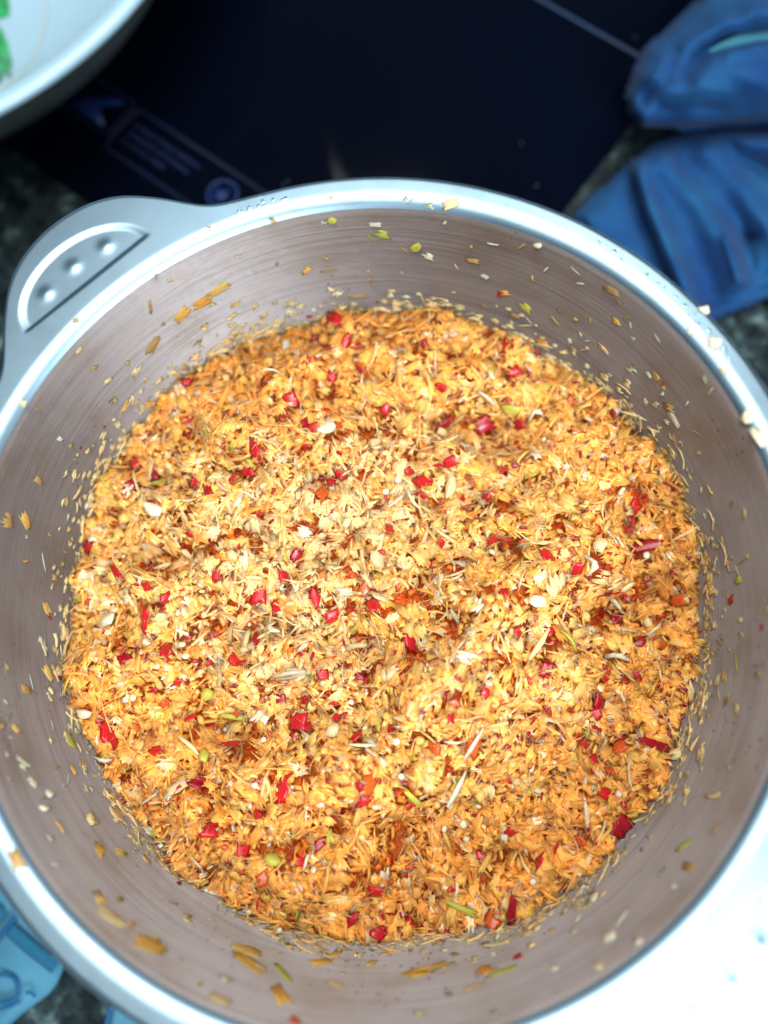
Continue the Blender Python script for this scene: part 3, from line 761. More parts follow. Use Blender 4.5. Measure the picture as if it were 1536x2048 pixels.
# the shreds that stand out in the photograph
for px, py, form, tone, deg, sc, lab in [
    (600, 1352, "frayed flake", "white", -12, (1.6, 2.6, 1.6), "long white shred frayed at its right end, left of the heap's middle"),
    (893, 975, "cut chunk", "cream", -82, (1.6, 2.3, 1.4), "smooth pale cream chunk above the heap's middle"),
    (815, 1005, "thin stick", "white", 65, (1.8, 1.1, 1.8), "white glossy sliver standing steep above the heap's middle"),
    (760, 1110, "cut chunk", "cream", 80, (1.5, 2.1, 1.6), "knobbly pale lump just above the middle of the heap"),
    (905, 1570, "thin stick", "white", -58, (2.3, 1.6, 2.0), "shiny white sliver slanting on the lower heap"),
    (938, 1480, "thin stick", "white", -62, (1.8, 1.5, 1.5), "white stalk strip leaning up beside a flat white splinter"),
    (905, 1474, "thin stick", "white", 6, (1.0, .8, 1.0), "flat white splinter lying by the leaning white stalk strip"),
    (825, 1588, "curved sliver", "green", 58, (1.5, 1.8, 1.4), "long greenish sliver slanting below the heap's middle"),
    (545, 1268, "thin stick", "white", 50, (2.6, .9, 2.0), "short white bit beside a translucent stick, left of the middle"),
    (455, 1268, "thin stick", "tan", 85, (2.4, 1.1, 1.5), "short translucent upright stick beside the short white bit"),
    (920, 1812, "curved sliver", "green", 22, (1.5, 1.9, 1.4), "long yellow green sliver near the nearest wall"),
    (420, 1378, "cut chunk", "green", 10, (1.6, 2.0, 1.2), "bright green chip on the left part of the heap"),
    (416, 1518, "cut chunk", "green", 80, (1.1, 1.6, 1.0), "small green chip on the lower left of the heap"),
    (545, 1728, "cut chunk", "green", 15, (1.4, 1.8, 1.0), "yellow green chip in the packed orange area"),
    (470, 1425, "curved sliver", "green", 8, (1.4, 1.7, 1.3), "green tinged sliver over a dark gap on the left"),
    (1025, 815, "cut chunk", "green", 0, (1.8, 2.2, 1.2), "yellow green chunk near the far right rim of the heap"),
    (1072, 828, "thin stick", "white", -5, (2.2, .8, 1.6), "short blunt white stick on the far right of the heap"),
    (980, 790, "thin stick", "white", 58, (1.9, 1.1, 1.6), "white glossy splinter near the heap's far right edge"),
    (315, 1018, "cut chunk", "white", 70, (1.7, 2.1, 1.4), "white cut chunk on the upper left of the heap"),
    (480, 1005, "thin stick", "white", -50, (2.2, .8, 1.8), "short thick white stick at the upper left of the heap"),
    (1135, 1010, "frayed flake", "yellow", 30, (2.0, 1.3, 2.0), "broad rounded yellow flake on the right of the heap"),
    (1105, 1165, "frayed flake", "cream", 60, (2.0, 1.5, 1.5), "broad pale flake with ragged edge right of the middle"),
    (1200, 1095, "cut chunk", "cream", -20, (1.8, 2.4, 1.3), "pale cream chip on the right above the red hollow"),
    (1190, 1130, "thin stick", "white", 85, (2.4, .9, 1.8), "white upright stick above the red hollow at right"),
    (625, 1235, "frayed flake", "cream", 75, (1.8, 1.3, 1.3), "pale butterfly shaped flake left of the heap's middle"),
    (1080, 1290, "thin stick", "cream", -55, (2.0, 1.6, 1.6), "pale stalk splinter leaning beside the hollow on the right"),
    (1130, 1285, "thin stick", "green", 60, (1.7, 1.1, 1.6), "greenish stalk splinter leaning the other way by the hollow"),
    (1235, 1305, "thin stick", "white", 5, (2.2, 1.0, 1.7), "translucent white sliver below the hollow at right"),
    (370, 1490, "curved sliver", "cream", 35, (1.4, 1.6, 1.4), "pale splinter pointing down right on the lower left"),
    (360, 1580, "frayed flake", "cream", -45, (1.2, 1.5, 1.3), "pale triangular flake low on the left of the heap"),
    (225, 1250, "cut chunk", "white", 20, (1.6, 2.0, 1.2), "white chip close to the left edge of the heap"),
    (180, 1425, "cut chunk", "white", 0, (1.5, 1.8, 1.2), "white chip on the extreme left edge of the heap"),
    (215, 1512, "thin stick", "white", 6, (2.0, .8, 1.6), "small white stick at the lower left edge of the heap"),
    (1070, 1195, "cut chunk", "white", 10, (1.2, 1.7, 1.0), "small white chip right of the broad pale flake"),
    (660, 858, "cut chunk", "white", 10, (1.9, 2.0, 1.3), "white flaky chip in the upper middle of the heap"),
    (1000, 975, "hair fibre", "cream", -55, (1.6, 1.2, 1.6), "long pale hair fibre standing up on the right of the middle"),
    (1040, 1010, "hair fibre", "cream", -30, (1.4, .9, 1.4), "pale hair fibre crossing the heap to the right of the middle")]:
    heap_put("lemongrass_shred", form, px, py, deg, sc, tone, lab, "lemongrass bit", "lemongrass bits that stand out", lift=.0028, tilt=.06)

# chilli pieces at their places
CH = [(335, 1308, 30, 1.7, "red"), (240, 1145, -50, 1.5, "red"), (845, 962, -60, 1.4, "red"), (752, 1210, 5, 1.6, "red"), (516, 1186, 10, 1.4, "red"),
      (965, 850, 60, 1.9, "dred"), (885, 845, 55, 1.6, "dred"), (578, 803, -20, 1.3, "red"), (514, 898, 10, 1.5, "red"), (645, 995, 30, 1.5, "ored"),
      (668, 972, -20, .9, "red"), (1092, 1118, 5, 1.3, "red"), (1222, 1180, 70, 1.5, "red"), (1262, 1052, 80, 2.0, "dred"), (1298, 1088, 85, 1.9, "dred"),
      (290, 1232, 50, 2.0, "red"), (820, 1297, 5, 1.4, "red"), (470, 1492, -40, 1.7, "red"), (600, 1446, -5, 1.6, "red"), (562, 1572, 80, 1.7, "red"),
      (738, 1562, 80, 1.3, "ored"), (728, 1592, 30, 1.2, "red"), (222, 1462, 12, 1.7, "red"), (425, 1658, 70, 1.3, "red"), (742, 1778, 80, 1.3, "red"),
      (756, 1862, 60, 1.2, "red"), (1078, 1722, 70, 1.1, "red"), (1025, 1815, 5, 1.5, "dred"), (1238, 1655, -50, 1.8, "dred"), (1308, 1488, -70, 1.6, "dred"),
      (1245, 1492, 70, 1.2, "ored"), (660, 1228, 80, 1.2, "red"), (630, 1190, 10, 1.2, "red"), (575, 1160, 0, 1.1, "red"), (985, 1075, 10, 1.2, "red"),
      (1150, 1128, 15, 1.3, "red"), (1040, 850, 60, 1.1, "red"), (500, 950, -60, 1.0, "red"), (330, 1195, 80, .9, "red"), (180, 1092, 40, 1.2, "dred"),
      (430, 1150, 10, .9, "red"), (770, 1060, 60, 1.0, "red"), (1000, 945, 20, 1.0, "red"), (940, 1490, 10, 1.3, "ored"), (590, 1105, 20, 1.1, "dred"),
      (265, 978, 60, 1.2, "dred"), (250, 1310, 0, 1.0, "red"), (320, 1500, -60, 1.1, "red"), (405, 1570, -50, 1.2, "dred"), (290, 1555, 10, 1.0, "red"),
      (510, 1562, 20, 1.0, "red"), (1270, 1010, 40, 1.1, "red"), (1195, 1060, 70, .8, "red"), (1360, 1200, 80, 1.3, "ored"), (1230, 1235, 30, 1.5, "dred"),
      (1195, 1410, 20, 1.2, "dred"), (1185, 1435, 80, 1.0, "red"), (1090, 1345, 20, 1.1, "red"), (1330, 1240, 80, 1.2, "red"), (1095, 1410, 10, .8, "red"),
      (870, 1490, 15, 1.2, "ored"), (1180, 1520, -10, .9, "red"), (690, 690, 40, 1.1, "red"), (720, 745, 10, 1.4, "ored"), (770, 815, 20, 1.1, "red"),
      (820, 830, 5, 1.1, "red"), (905, 920, 60, 1.0, "red"), (672, 640, 3, 1.3, "red"), (1010, 690, 30, 1.0, "red"), (1025, 745, 60, 1.2, "red"),
      (850, 690, -10, .9, "dred"), (375, 770, 20, 1.0, "red"), (480, 1705, 10, 1.0, "red"), (610, 1710, 30, 1.0, "ored"), (900, 1440, 0, .8, "red"),
      (650, 1350, -10, .9, "red"), (470, 1330, -15, 1.2, "red"), (380, 1440, 10, 1.1, "red"), (640, 1690, 60, 1.0, "dred"), (1000, 1190, 10, .8, "red"),
      (1110, 1700, 60, .9, "red"), (985, 1840, 30, 1.2, "ored"), (700, 1835, 60, 1.1, "red"), (235, 1600, 70, .9, "red"), (1020, 1660, 30, .9, "red"), (880, 1090, 30, .7, "red")]
for _ in range(75):
    _x, _y = disc(1, .106); _x, _y = float(_x[0]), float(_y[0])
    _q = np.array([_x, _y, float(heap_z(_x, _y))]) - CAM; _c = CR.T @ _q
    CH.append((768 + FPX * _c[0] / -_c[2], 1024 - FPX * _c[1] / -_c[2], rng.uniform(0, 180), rng.uniform(.6, 1.0), str(rng.choice(["red", "red", "dred", "ored"]))))
UNIQ = {0: "large glossy red chilli piece on the left of the heap", 1: "long red chilli piece slanting near the left edge", 2: "bright red chilli piece beside the smooth cream chunk",
        3: "flat red chilli piece right at the middle of the heap", 4: "round glossy red chilli bit left of the middle", 5: "big dark red chilli piece near the far wall",
        6: "long dark red chilli strip beside the big dark piece", 12: "red chilli piece above the hollow on the right", 13: "large dark red chilli patch beside the right wall",
        15: "large ragged red chilli clump on the left edge side", 16: "glossy pinkish red chilli bit just below the middle", 17: "slanting red chilli strip on the lower left",
        27: "dark purple red curled chilli strip near the nearest wall", 28: "dark red twisted chilli bit under the right handle", 29: "dark red chilli strip at the heap's lower right edge"}
for i, (px, py, deg, sc, tone) in enumerate(CH):
    p = at_heap(px, py); size = "small " if sc < .95 else "larger " if sc > 1.35 else ""
    lab = UNIQ.get(i) or by_landmark(f"{size}{'dark red' if tone == 'dred' else 'orange red' if tone == 'ored' else 'red'} chilli", p)
    strip = i in (1, 6, 14, 17, 27, 29)
    o = heap_put("chilli_piece", "chilli strip" if strip else "chilli", px, py, deg - 90, sc * .80 * (.9 if strip else 1.1), tone, lab, "chilli piece",
                 "chilli pieces in the heap", lift=.0024, tilt=.32)

# many more shreds on top of the heap
cnt = 0
while cnt < 255:
    x, y = disc(1, .108); x, y = float(x[0]), float(y[0])
    form = rng.choice(["frayed flake", "frayed flake", "thin stick", "curved sliver", "cut chunk"])
    s = float(stain_and_light(np.array([x]), np.array([y]))[0]) + rng.normal(0, .2); k = rng.random()
    tone = "white" if k < .08 else "green" if k < .09 else "cream" if s < .35 else "yellow" if s < .65 else "gold" if s < .95 else "orange"
    n = heap_n(np.array([x]), np.array([y]))[0]; p = np.array([x, y, float(heap_z(x, y))]) + n * rng.uniform(.0012, .0026)
    u = rng.uniform(.75, 1.3)
    o = put("lemongrass_shred", form, p, n, rng.uniform(0, TAU), (u * rng.uniform(.8, 1.2), u, u), PN[tone] * rng.uniform(.92, 1.05), .28)
    size = "small " if u < .9 else "large " if u > 1.15 else ""
    tag(o, by_landmark(f"{size}{SHADE[tone]} {form}", p), "lemongrass bit", "loose lemongrass bits on the heap"); cnt += 1
# pale round seeds
SEEDS = [(937, 1675), (732, 1465), (790, 960), (770, 990), (800, 1475), (645, 1600), (752, 1602), (510, 1578), (812, 1550), (628, 1738), (1070, 1755),
         (880, 1660), (930, 1645), (270, 1390), (365, 1300), (1090, 890), (370, 1320), (1290, 1112), (560, 1850), (500, 1815), (320, 1790), (530, 1490), (955, 1600), (700, 1400), (860, 1400)]
for px, py in SEEDS:
    p = at_heap(px, py); n = heap_n(np.array([p[0]]), np.array([p[1]]))[0]
    o = put("chilli_seed", "seed", p + n * .0026, n, rng.uniform(0, TAU), rng.uniform(.8, 1.25), np.array([.86, .74, .50]), .3)
    tag(o, by_landmark("pale round seed", p), "seed", "pale seeds in the heap")

# bits stuck on the wall
WALL = [(648, 445, "cut chunk", "white", 60, .9), (663, 440, "cut chunk", "green", 0, 1.0), (750, 448, "frayed flake", "white", 5, .8), (765, 468, "frayed flake", "green", 15, 1.2), (745, 475, "thin stick", "green", 45, .8),
        (830, 492, "cut chunk", "green", 80, 1.3), (858, 512, "frayed flake", "white", 25, 1.0), (808, 497, "curved sliver", "tan", 30, .7), (945, 520, "frayed flake", "tan", 10, .9), (970, 552, "frayed flake", "white", 30, .6),
        (985, 487, "curved sliver", "white", 10, .7), (1078, 490, "cut chunk", "white", 30, 1.0), (1152, 540, "thin stick", "white", 40, .6), (1150, 515, "thin stick", "tan", 25, .6), (1225, 580, "frayed flake", "tan", 35, 1.1), (1240, 603, "thin stick", "tan", 60, .6),
        (612, 540, "frayed flake", "gold", -40, 1.0), (658, 540, "thin stick", "tan", -8, 1.1), (652, 515, "cut chunk", "tan", 10, .7), (745, 568, "cut chunk", "tan", 70, .8), (738, 556, "cut chunk", "orange", 50, .7), (715, 592, "curved sliver", "tan", -8, 1.3),
        (338, 557, "cut chunk", "cream", 60, 1.1), (312, 552, "cut chunk", "tan", 70, .7), (300, 615, "curved sliver", "tan", 80, 1.3), (435, 580, "frayed flake", "yellow", -35, 1.6), (405, 605, "frayed flake", "orange", -30, 1.5), (365, 628, "frayed flake", "gold", -50, 1.5), (470, 608, "frayed flake", "gold", -30, .8), (325, 647, "cut chunk", "tan", 60, .7),
        (306, 690, "frayed flake", "tan", -60, 1.4), (272, 742, "frayed flake", "cream", -60, 1.1), (255, 725, "cut chunk", "tan", 10, .7), (215, 760, "frayed flake", "cream", -30, .8), (370, 735, "frayed flake", "tan", 10, 1.2), (385, 745, "frayed flake", "tan", 30, 1.2), (250, 812, "frayed flake", "gold", -60, 1.0), (300, 808, "frayed flake", "orange", -10, 1.2), (235, 850, "frayed flake", "cream", 40, 1.0), (140, 890, "cut chunk", "tan", -50, .8),
        (1010, 585, "frayed flake", "orange", 0, 1.0), (1052, 615, "frayed flake", "green", 40, 1.3), (1060, 640, "thin stick", "white", 50, .6), (1030, 630, "frayed flake", "tan", 20, 1.0), (968, 610, "cut chunk", "tan", 0, 1.0), (1045, 680, "frayed flake", "gold", 30, 1.0), (1000, 665, "curved sliver", "white", 60, .9), (1085, 683, "frayed flake", "orange", 20, .9), (1100, 712, "curved sliver", "white", 40, .9),
        (1298, 748, "cut chunk", "white", 60, .9), (1312, 752, "frayed flake", "tan", 60, .9), (1330, 775, "cut chunk", "white", 40, .7), (1348, 838, "frayed flake", "white", 60, 1.2), (1340, 815, "frayed flake", "tan", 20, 1.1), (1268, 676, "cut chunk", "white", 60, .7), (1317, 676, "thin stick", "white", 55, .5), (1270, 730, "cut chunk", "tan", 40, .8), (1412, 757, "cut chunk", "white", 30, .9), (1255, 632, "thin stick", "tan", -30, .6), (1120, 620, "cut chunk", "tan", 40, .7), (1110, 640, "curved sliver", "tan", 50, .8), (1402, 868, "thin stick", "tan", 80, .5),
        (1260, 880, "frayed flake", "green", 80, 1.4), (1330, 910, "frayed flake", "gold", 80, 1.4), (1350, 880, "curved sliver", "tan", 80, 1.2), (1468, 1008, "cut chunk", "tan", 20, .9), (1420, 1118, "curved sliver", "gold", 65, .8), (1478, 1160, "frayed flake", "green", -50, 1.1), (1455, 1190, "cut chunk", "gold", 20, .8), (1484, 1240, "seed", "cream", 0, 1.0), (1460, 1300, "cut chunk", "white", 80, .8), (1475, 1325, "thin stick", "green", 85, 1.3), (1435, 1305, "cut chunk", "tan", 40, .9), (1450, 1355, "frayed flake", "gold", 80, 1.0), (1418, 1432, "cut chunk", "gold", 20, .8), (1440, 1390, "thin stick", "white", 80, .9), (1400, 1320, "frayed flake", "tan", -60, 1.1), (1385, 1265, "cut chunk", "yellow", 60, 1.2), (1455, 1430, "cut chunk", "white", 70, .7), (1510, 1445, "cut chunk", "cream", 70, .7), (1520, 1350, "cut chunk", "tan", 70, .7),
        (95, 1345, "frayed flake", "yellow", 55, 1.3), (50, 1378, "frayed flake", "tan", 15, 1.2), (60, 1365, "thin stick", "white", 70, .9), (10, 1405, "cut chunk", "white", 40, .9), (30, 1458, "frayed flake", "yellow", 45, 1.0), (45, 1530, "frayed flake", "white", 40, 1.3), (12, 1510, "cut chunk", "white", 60, .8), (65, 1565, "frayed flake", "white", 40, 1.0), (98, 1590, "cut chunk", "white", 30, 1.2), (86, 1618, "cut chunk", "white", 0, 1.3), (100, 1677, "cut chunk", "white", 0, 1.1), (120, 1655, "curved sliver", "gold", 60, 1.2), (110, 1730, "cut chunk", "white", 0, 1.1), (178, 1638, "cut chunk", "cream", 70, 2.2), (200, 1700, "frayed flake", "gold", 70, 1.4), (243, 1706, "cut chunk", "yellow", 10, 1.8), (15, 1040, "frayed flake", "tan", 20, 1.4), (50, 1040, "frayed flake", "gold", 60, 1.4), (85, 1125, "thin stick", "white", 75, 1.2), (50, 1122, "curved sliver", "orange", -10, .7), (90, 1215, "frayed flake", "gold", 70, 1.0), (75, 960, "frayed flake", "tan", 30, 1.0), (145, 1540, "frayed flake", "gold", 60, .9), (135, 1555, "thin stick", "white", 85, .8), (95, 1220, "frayed flake", "yellow", 70, 1.2), (140, 1480, "frayed flake", "green", 40, 1.4),
        (300, 1890, "frayed flake", "gold", 25, 2.2), (310, 1880, "cut chunk", "yellow", 25, 1.8), (262, 1850, "cut chunk", "orange", -40, 1.3), (225, 1835, "frayed flake", "cream", 35, 2.4), (200, 1800, "frayed flake", "yellow", 60, 1.4), (500, 1925, "frayed flake", "gold", 35, 2.8), (565, 1945, "curved sliver", "green", 50, 2.2), (490, 1900, "frayed flake", "yellow", 10, 2.0), (560, 1990, "frayed flake", "gold", 60, 2.0), (520, 1935, "cut chunk", "white", 0, 1.4), (640, 1925, "frayed flake", "gold", -10, 1.6), (670, 1910, "frayed flake", "gold", -40, 1.2), (740, 1928, "frayed flake", "gold", -30, 1.1), (840, 1945, "frayed flake", "gold", -18, 2.3), (880, 1932, "frayed flake", "yellow", -20, 1.8), (670, 1970, "curved sliver", "yellow", 20, 1.2), (820, 1905, "cut chunk", "gold", 10, .9), (985, 1905, "curved sliver", "white", 70, 1.4), (1000, 1945, "curved sliver", "green", -20, 2.2), (950, 1975, "thin stick", "gold", -20, 1.2), (970, 1940, "frayed flake", "orange", -15, 1.4), (1245, 1835, "curved sliver", "white", -55, 1.7), (1220, 1875, "cut chunk", "white", -20, 1.7), (1150, 1865, "cut chunk", "white", 10, 1.2), (1190, 1795, "cut chunk", "white", 10, 1.4), (1325, 1745, "cut chunk", "white", -70, 1.1), (1350, 1775, "cut chunk", "white", 80, 1.0), (1378, 1735, "frayed flake", "tan", 10, 1.2), (1370, 1690, "curved sliver", "green", -35, 1.6), (1280, 1885, "cut chunk", "white", -40, 1.2), (1200, 1935, "cut chunk", "cream", -20, 1.1), (1110, 1940, "cut chunk", "white", 0, 1.2), (1430, 1660, "curved sliver", "tan", -60, 1.0), (1475, 1690, "cut chunk", "white", -70, 1.1), (60, 1930, "cut chunk", "white", 20, .1), (450, 1960, "cut chunk", "white", 20, 1.6), (440, 2000, "frayed flake", "cream", 20, 1.6), (990, 2025, "cut chunk", "white", 0, 1.3), (840, 2030, "cut chunk", "cream", 0, 1.3), (900, 1990, "cut chunk", "tan", 0, 1.2)]
def sector(p):
    d = math.degrees(math.atan2(p[1], p[0])) % 360
    k = int(((d + 11.25) % 360) // 22.5)
    w = ["middle of the right wall", "upper right wall", "wall by the towel", "far wall right of its middle", "middle of the far wall", "far wall left of its middle", "wall by the left handle", "upper left wall",
         "middle of the left wall", "lower left wall", "near left wall", "nearest wall left of its middle", "middle of the nearest wall", "nearest wall right of its middle", "wall by the right handle", "lower right wall"][k]
    h = (p[2] - float(edge_z(math.radians(d)))) / .052
    return w, "near the rim" if h > .72 else "half way up" if h > .34 else "low"
WUSED = {}
def wall_label(what, p, sc):
    w, h = sector(p)
    for size in ("", "small " if sc < 1 else "larger ", "pale thin " if sc < 1 else "thick "):
        lab = f"{size}{what} {h} on the {w}"
        if lab not in WUSED: WUSED[lab] = 1; return lab
    return f"{what} {h} on the {w}"
for _ in range(95):
    _a = rng.choice([rng.uniform(0, TAU), rng.normal(math.radians(195), .5), rng.normal(math.radians(20), .5)]); _z = rng.uniform(.083, .130)
    _r = float(wall_r(_z)); _q = to_px((_r * math.cos(_a), _r * math.sin(_a), _z))
    if -5 < _q[0] < 1541 and _q[1] < 2053:
        WALL.append((_q[0], _q[1], str(rng.choice(["cut chunk", "frayed flake", "thin stick", "curved sliver"])), str(rng.choice(["white", "white", "cream", "tan", "tan", "gold"])), rng.uniform(0, 180), rng.uniform(.35, .75)))
def wall_put(name, form, px, py, tone, deg, sc, lab, catg, group, flat=.5):
    sc = sc * 1.2
    p = at_wall(px, py); a = math.atan2(p[1], p[0])
    n = np.array([-math.cos(a), -math.sin(a), .12]); n /= np.linalg.norm(n)
    # direction in the photograph -> direction on the wall
    q = at_wall(px + 6 * math.cos(math.radians(deg)), py + 6 * math.sin(math.radians(deg))) - p
    y = q - (q @ n) * n; y /= np.linalg.norm(y) + 1e-9; x = np.cross(y, n); R = np.stack([x, y, n], 1)
    o = bpy.data.objects.new(name, FORMS[form][rng.integers(len(FORMS[form]))]); COL.objects.link(o)
    m = Matrix.Identity(4); s = (sc * rng.uniform(.75, 1.1), sc, sc * flat)
    for i in range(3):
        for j in range(3): m[i][j] = float(R[i, j] * s[j])
        m[i][3] = float(p[i] + n[i] * .0005)
    o.matrix_world = m; o["tone"] = [float(c) for c in (PN[tone] * rng.uniform(.9, 1.0) * np.array([1.0, 1.0, 1.0]))]
    return tag(o, lab, catg, group)
for px, py, form, tone, deg, sc in WALL:
    if sc < .2: continue
    if form == "cut chunk" and rng.random() < .75: form = "ragged scrap"
    if py < 900: sc *= 1.2
    p = at_wall(px, py)
    wall_put("stuck_seed" if form == "seed" else "stuck_scrap", form, px, py, tone, deg, sc * (.62 if form != "seed" else .9), wall_label(f"{SHADE[tone]} {form}", p, sc), "food scrap", "food scraps stuck on the pot wall")
for i, (px, py, sc) in enumerate([(755, 603, .5), (1000, 590, .7), (1328, 768, .8), (97, 1236, .6), (117, 1355, .6), (207, 853, .4), (160, 895, .4), (1463, 1200, 1.0), (590, 2042, 1.3), (1035, 1915, 1.0), (357, 1768, .8), (618, 632, .8), (1525, 1255, .6)]):
    lab = ["tiny red chilli speck on the far wall above the heap", "red chilli bit in the scrap cluster on the far wall", "dark red chilli bit among white scraps on the right wall", "round red chilli speck on the left wall",
           "red chilli speck beside a yellow flake on the left wall", "tiny red speck on the upper left wall", "tiny red chilli speck on the left wall near a tan scrap", "red chilli bit with a green shred on the right wall",
           "orange red chilli bit at the bottom lip of the nearest wall", "flat red chilli bit on the nearest wall", "dark red speck at the heap's lower left edge on the wall", "red round bit on the wall at the far edge of the heap", "tiny red speck on the right wall by the picture edge"][i]
    wall_put("stuck_chilli_bit", "chilli", px, py, "ored" if i in (2, 8) else "red", rng.uniform(0, 180), sc * .5, lab, "chilli bit", "chilli bits stuck on the wall", .8)
# crumbs lying on the rim
def rim_put(px, py, form, tone, deg, sc, lab, z=RIM_Z):
    p = at(px, py, z + .0006)
    o = put("rim_crumb", "ragged scrap" if form == "cut chunk" and sc < 1.1 else form, p, np.array([0, 0, 1.0]), yaw_px(deg), sc, PN[tone], .15); tag(o, lab, "food crumb", "food crumbs on the pot rim")
for a in [(1412, 620, "cut chunk", "white", 30, 1.15, "pale crumb on the rim's outer edge below the towel"), (1428, 684, "cut chunk", "white", 60, 1.2, "bright white crumb on the right of the rim"),
          (1382, 662, "cut chunk", "white", 40, .9, "pale crumb on the inner lip at the upper right"), (1452, 738, "cut chunk", "white", 80, 1.1, "long pale crumb on the rim at the right"),
          (1493, 832, "cut chunk", "white", 75, 1.1, "white crumb on the inner lip near the picture's right edge"), (1524, 870, "frayed flake", "white", 80, 1.3, "ragged white scrap hanging on the rim at the right picture edge"),
          (860, 412, "cut chunk", "white", -35, .9, "pale chip on the far inner lip"), (902, 405, "frayed flake", "cream", -10, .9, "translucent frayed scrap on the far inner lip"),
          (660, 392, "cut chunk", "white", -20, .8, "small pale crumb on the rim left of its far point"), (815, 396, "cut chunk", "white", -60, .7, "small pale smear on the far part of the rim"),
          (418, 455, "cut chunk", "cream", 10, .7, "small yellowish crumb on the rim right of the left handle"), (547, 441, "cut chunk", "tan", 0, .6, "tan crumb on the inner lip at the upper left"),
          (150, 640, "cut chunk", "tan", -30, .6, "tan crumb beside the inner lip under the left handle"), (45, 805, "cut chunk", "cream", -60, .8, "cream crumb on the left inner lip"),
          (28, 1722, "frayed flake", "tan", 60, 1.1, "tan scrap smeared on the lower left of the rim"), (1013, 408, "hair fibre", "white", 82, .55, "single pale hair fibre standing over the far rim")]:
    rim_put(*a)

# ------------------------------------------------------------------ white bowl with a leaf print (upper left)
def bowl():
    C0 = np.array([-0.262, 0.372]); RR = 0.182; ZR = 0.064
    t = thing("serving_bowl", (C0[0], C0[1], HOB_Z), "white bowl with printed green leaves standing on the hob at the upper left", "bowl")
    inn = [(0.0001, .012), (.06, .012), (.098, .016), (.128, .027), (.150, .041), (.163, .053), (.170, .0600), (.1745, .0632), (.178, .0640), (.181, .0633), (.182, .0612), (.1808, .0592)]
    out = [(.1785, .0585), (.172, .050), (.1635, .036), (.150, .018), (.136, .004), (.128, .0), (.0001, .0)]
    v, tr = lathe(inn, 160); link("bowl_inside", mesh_np("bowl_inside", v, tr[:, ::-1], M_BOWL, smooth=True), t)
    v, tr = lathe([inn[-1]] + out, 160); link("bowl_outside", mesh_np("bowl_outside", v, tr[:, ::-1], M_BOWL_OUT, smooth=True), t)
    pr = np.array(inn); prr, prz = pr[:9, 0], pr[:9, 1]
    def on(px, py):
        z = .03
        for _ in range(25):
            p = at(px, py, z + HOB_Z); r = np.hypot(*(p[:2] - C0)); z = .6 * z + .4 * float(np.interp(r, prr, prz))
        return at(px, py, z + HOB_Z)
    def leaf(pts, name):
        P = np.array(pts, float); c = P.mean(0); ring = []
        for f in (1.0, .66, .33): ring += [on(*(c + (q - c) * f)) for q in P]
        ring.append(on(*c)); n = len(P); tt = []
        for k in range(2):
            for i in range(n):
                j = (i + 1) % n; tt += [(k * n + i, k * n + j, (k + 1) * n + j), (k * n + i, (k + 1) * n + j, (k + 1) * n + i)]
        for i in range(n): tt.append((2 * n + i, 2 * n + (i + 1) % n, 3 * n))
        v = np.array(ring) - np.array(t.location); v[:, 2] += .0005
        link(name, mesh_np(name, v, tt, M_LEAF, smooth=True), t)
    leaf([(-70, -70), (-10, -60), (14, -20), (20, 15), (19, 33), (0, 40), (-30, 30), (-70, 10)], "leaf_print")
    leaf([(-50, 45), (-12, 50), (2, 56), (14, 82), (22, 110), (25, 132), (20, 138), (23, 158), (8, 145), (0, 166), (-30, 175), (-60, 130)], "leaf_print")
    curve = [(92, -60), (93, 0), (94, 30), (88, 66), (78, 96), (64, 120), (40, 146), (10, 172), (-30, 196)]
    P = np.array(curve, float); tt = np.linspace(0, len(P) - 1, 36)
    P = np.c_[np.interp(tt, range(len(P)), P[:, 0]), np.interp(tt, range(len(P)), P[:, 1])]
    pts = np.array([on(*q) for q in P]) - np.array(t.location)
    v, tr = ribbon(pts, .0011, .0004, .0001); link("line_print", mesh_np("line_print", v, tr, M_LEAF_LINE), t)
bowl()

# ------------------------------------------------------------------ blue towel, crumpled (upper right)
def poly_sd(P, poly):
    """signed distance (inside > 0) to a polygon, in the same unit"""
    poly = np.asarray(poly, float); d = np.full(len(P), 1e9); ins = np.zeros(len(P), bool)
    for i in range(len(poly)):
        a, b = poly[i], poly[(i + 1) % len(poly)]; e = b - a
        h = np.clip(((P - a) @ e) / (e @ e), 0, 1); d = np.minimum(d, np.linalg.norm(P - a - h[:, None] * e, axis=1))
        c = ((a[1] > P[:, 1]) != (b[1] > P[:, 1])) & (P[:, 0] < (b[0] - a[0]) * (P[:, 1] - a[1]) / (b[1] - a[1] + 1e-12) + a[0]); ins ^= c
    return np.where(ins, d, -d)
def line_d(P, pts):
    d = np.full(len(P), 1e9)
    for a, b in zip(np.asarray(pts, float)[:-1], np.asarray(pts, float)[1:]):
        e = b - a; h = np.clip(((P - a) @ e) / (e @ e), 0, 1); d = np.minimum(d, np.linalg.norm(P - a - h[:, None] * e, axis=1))
    return d
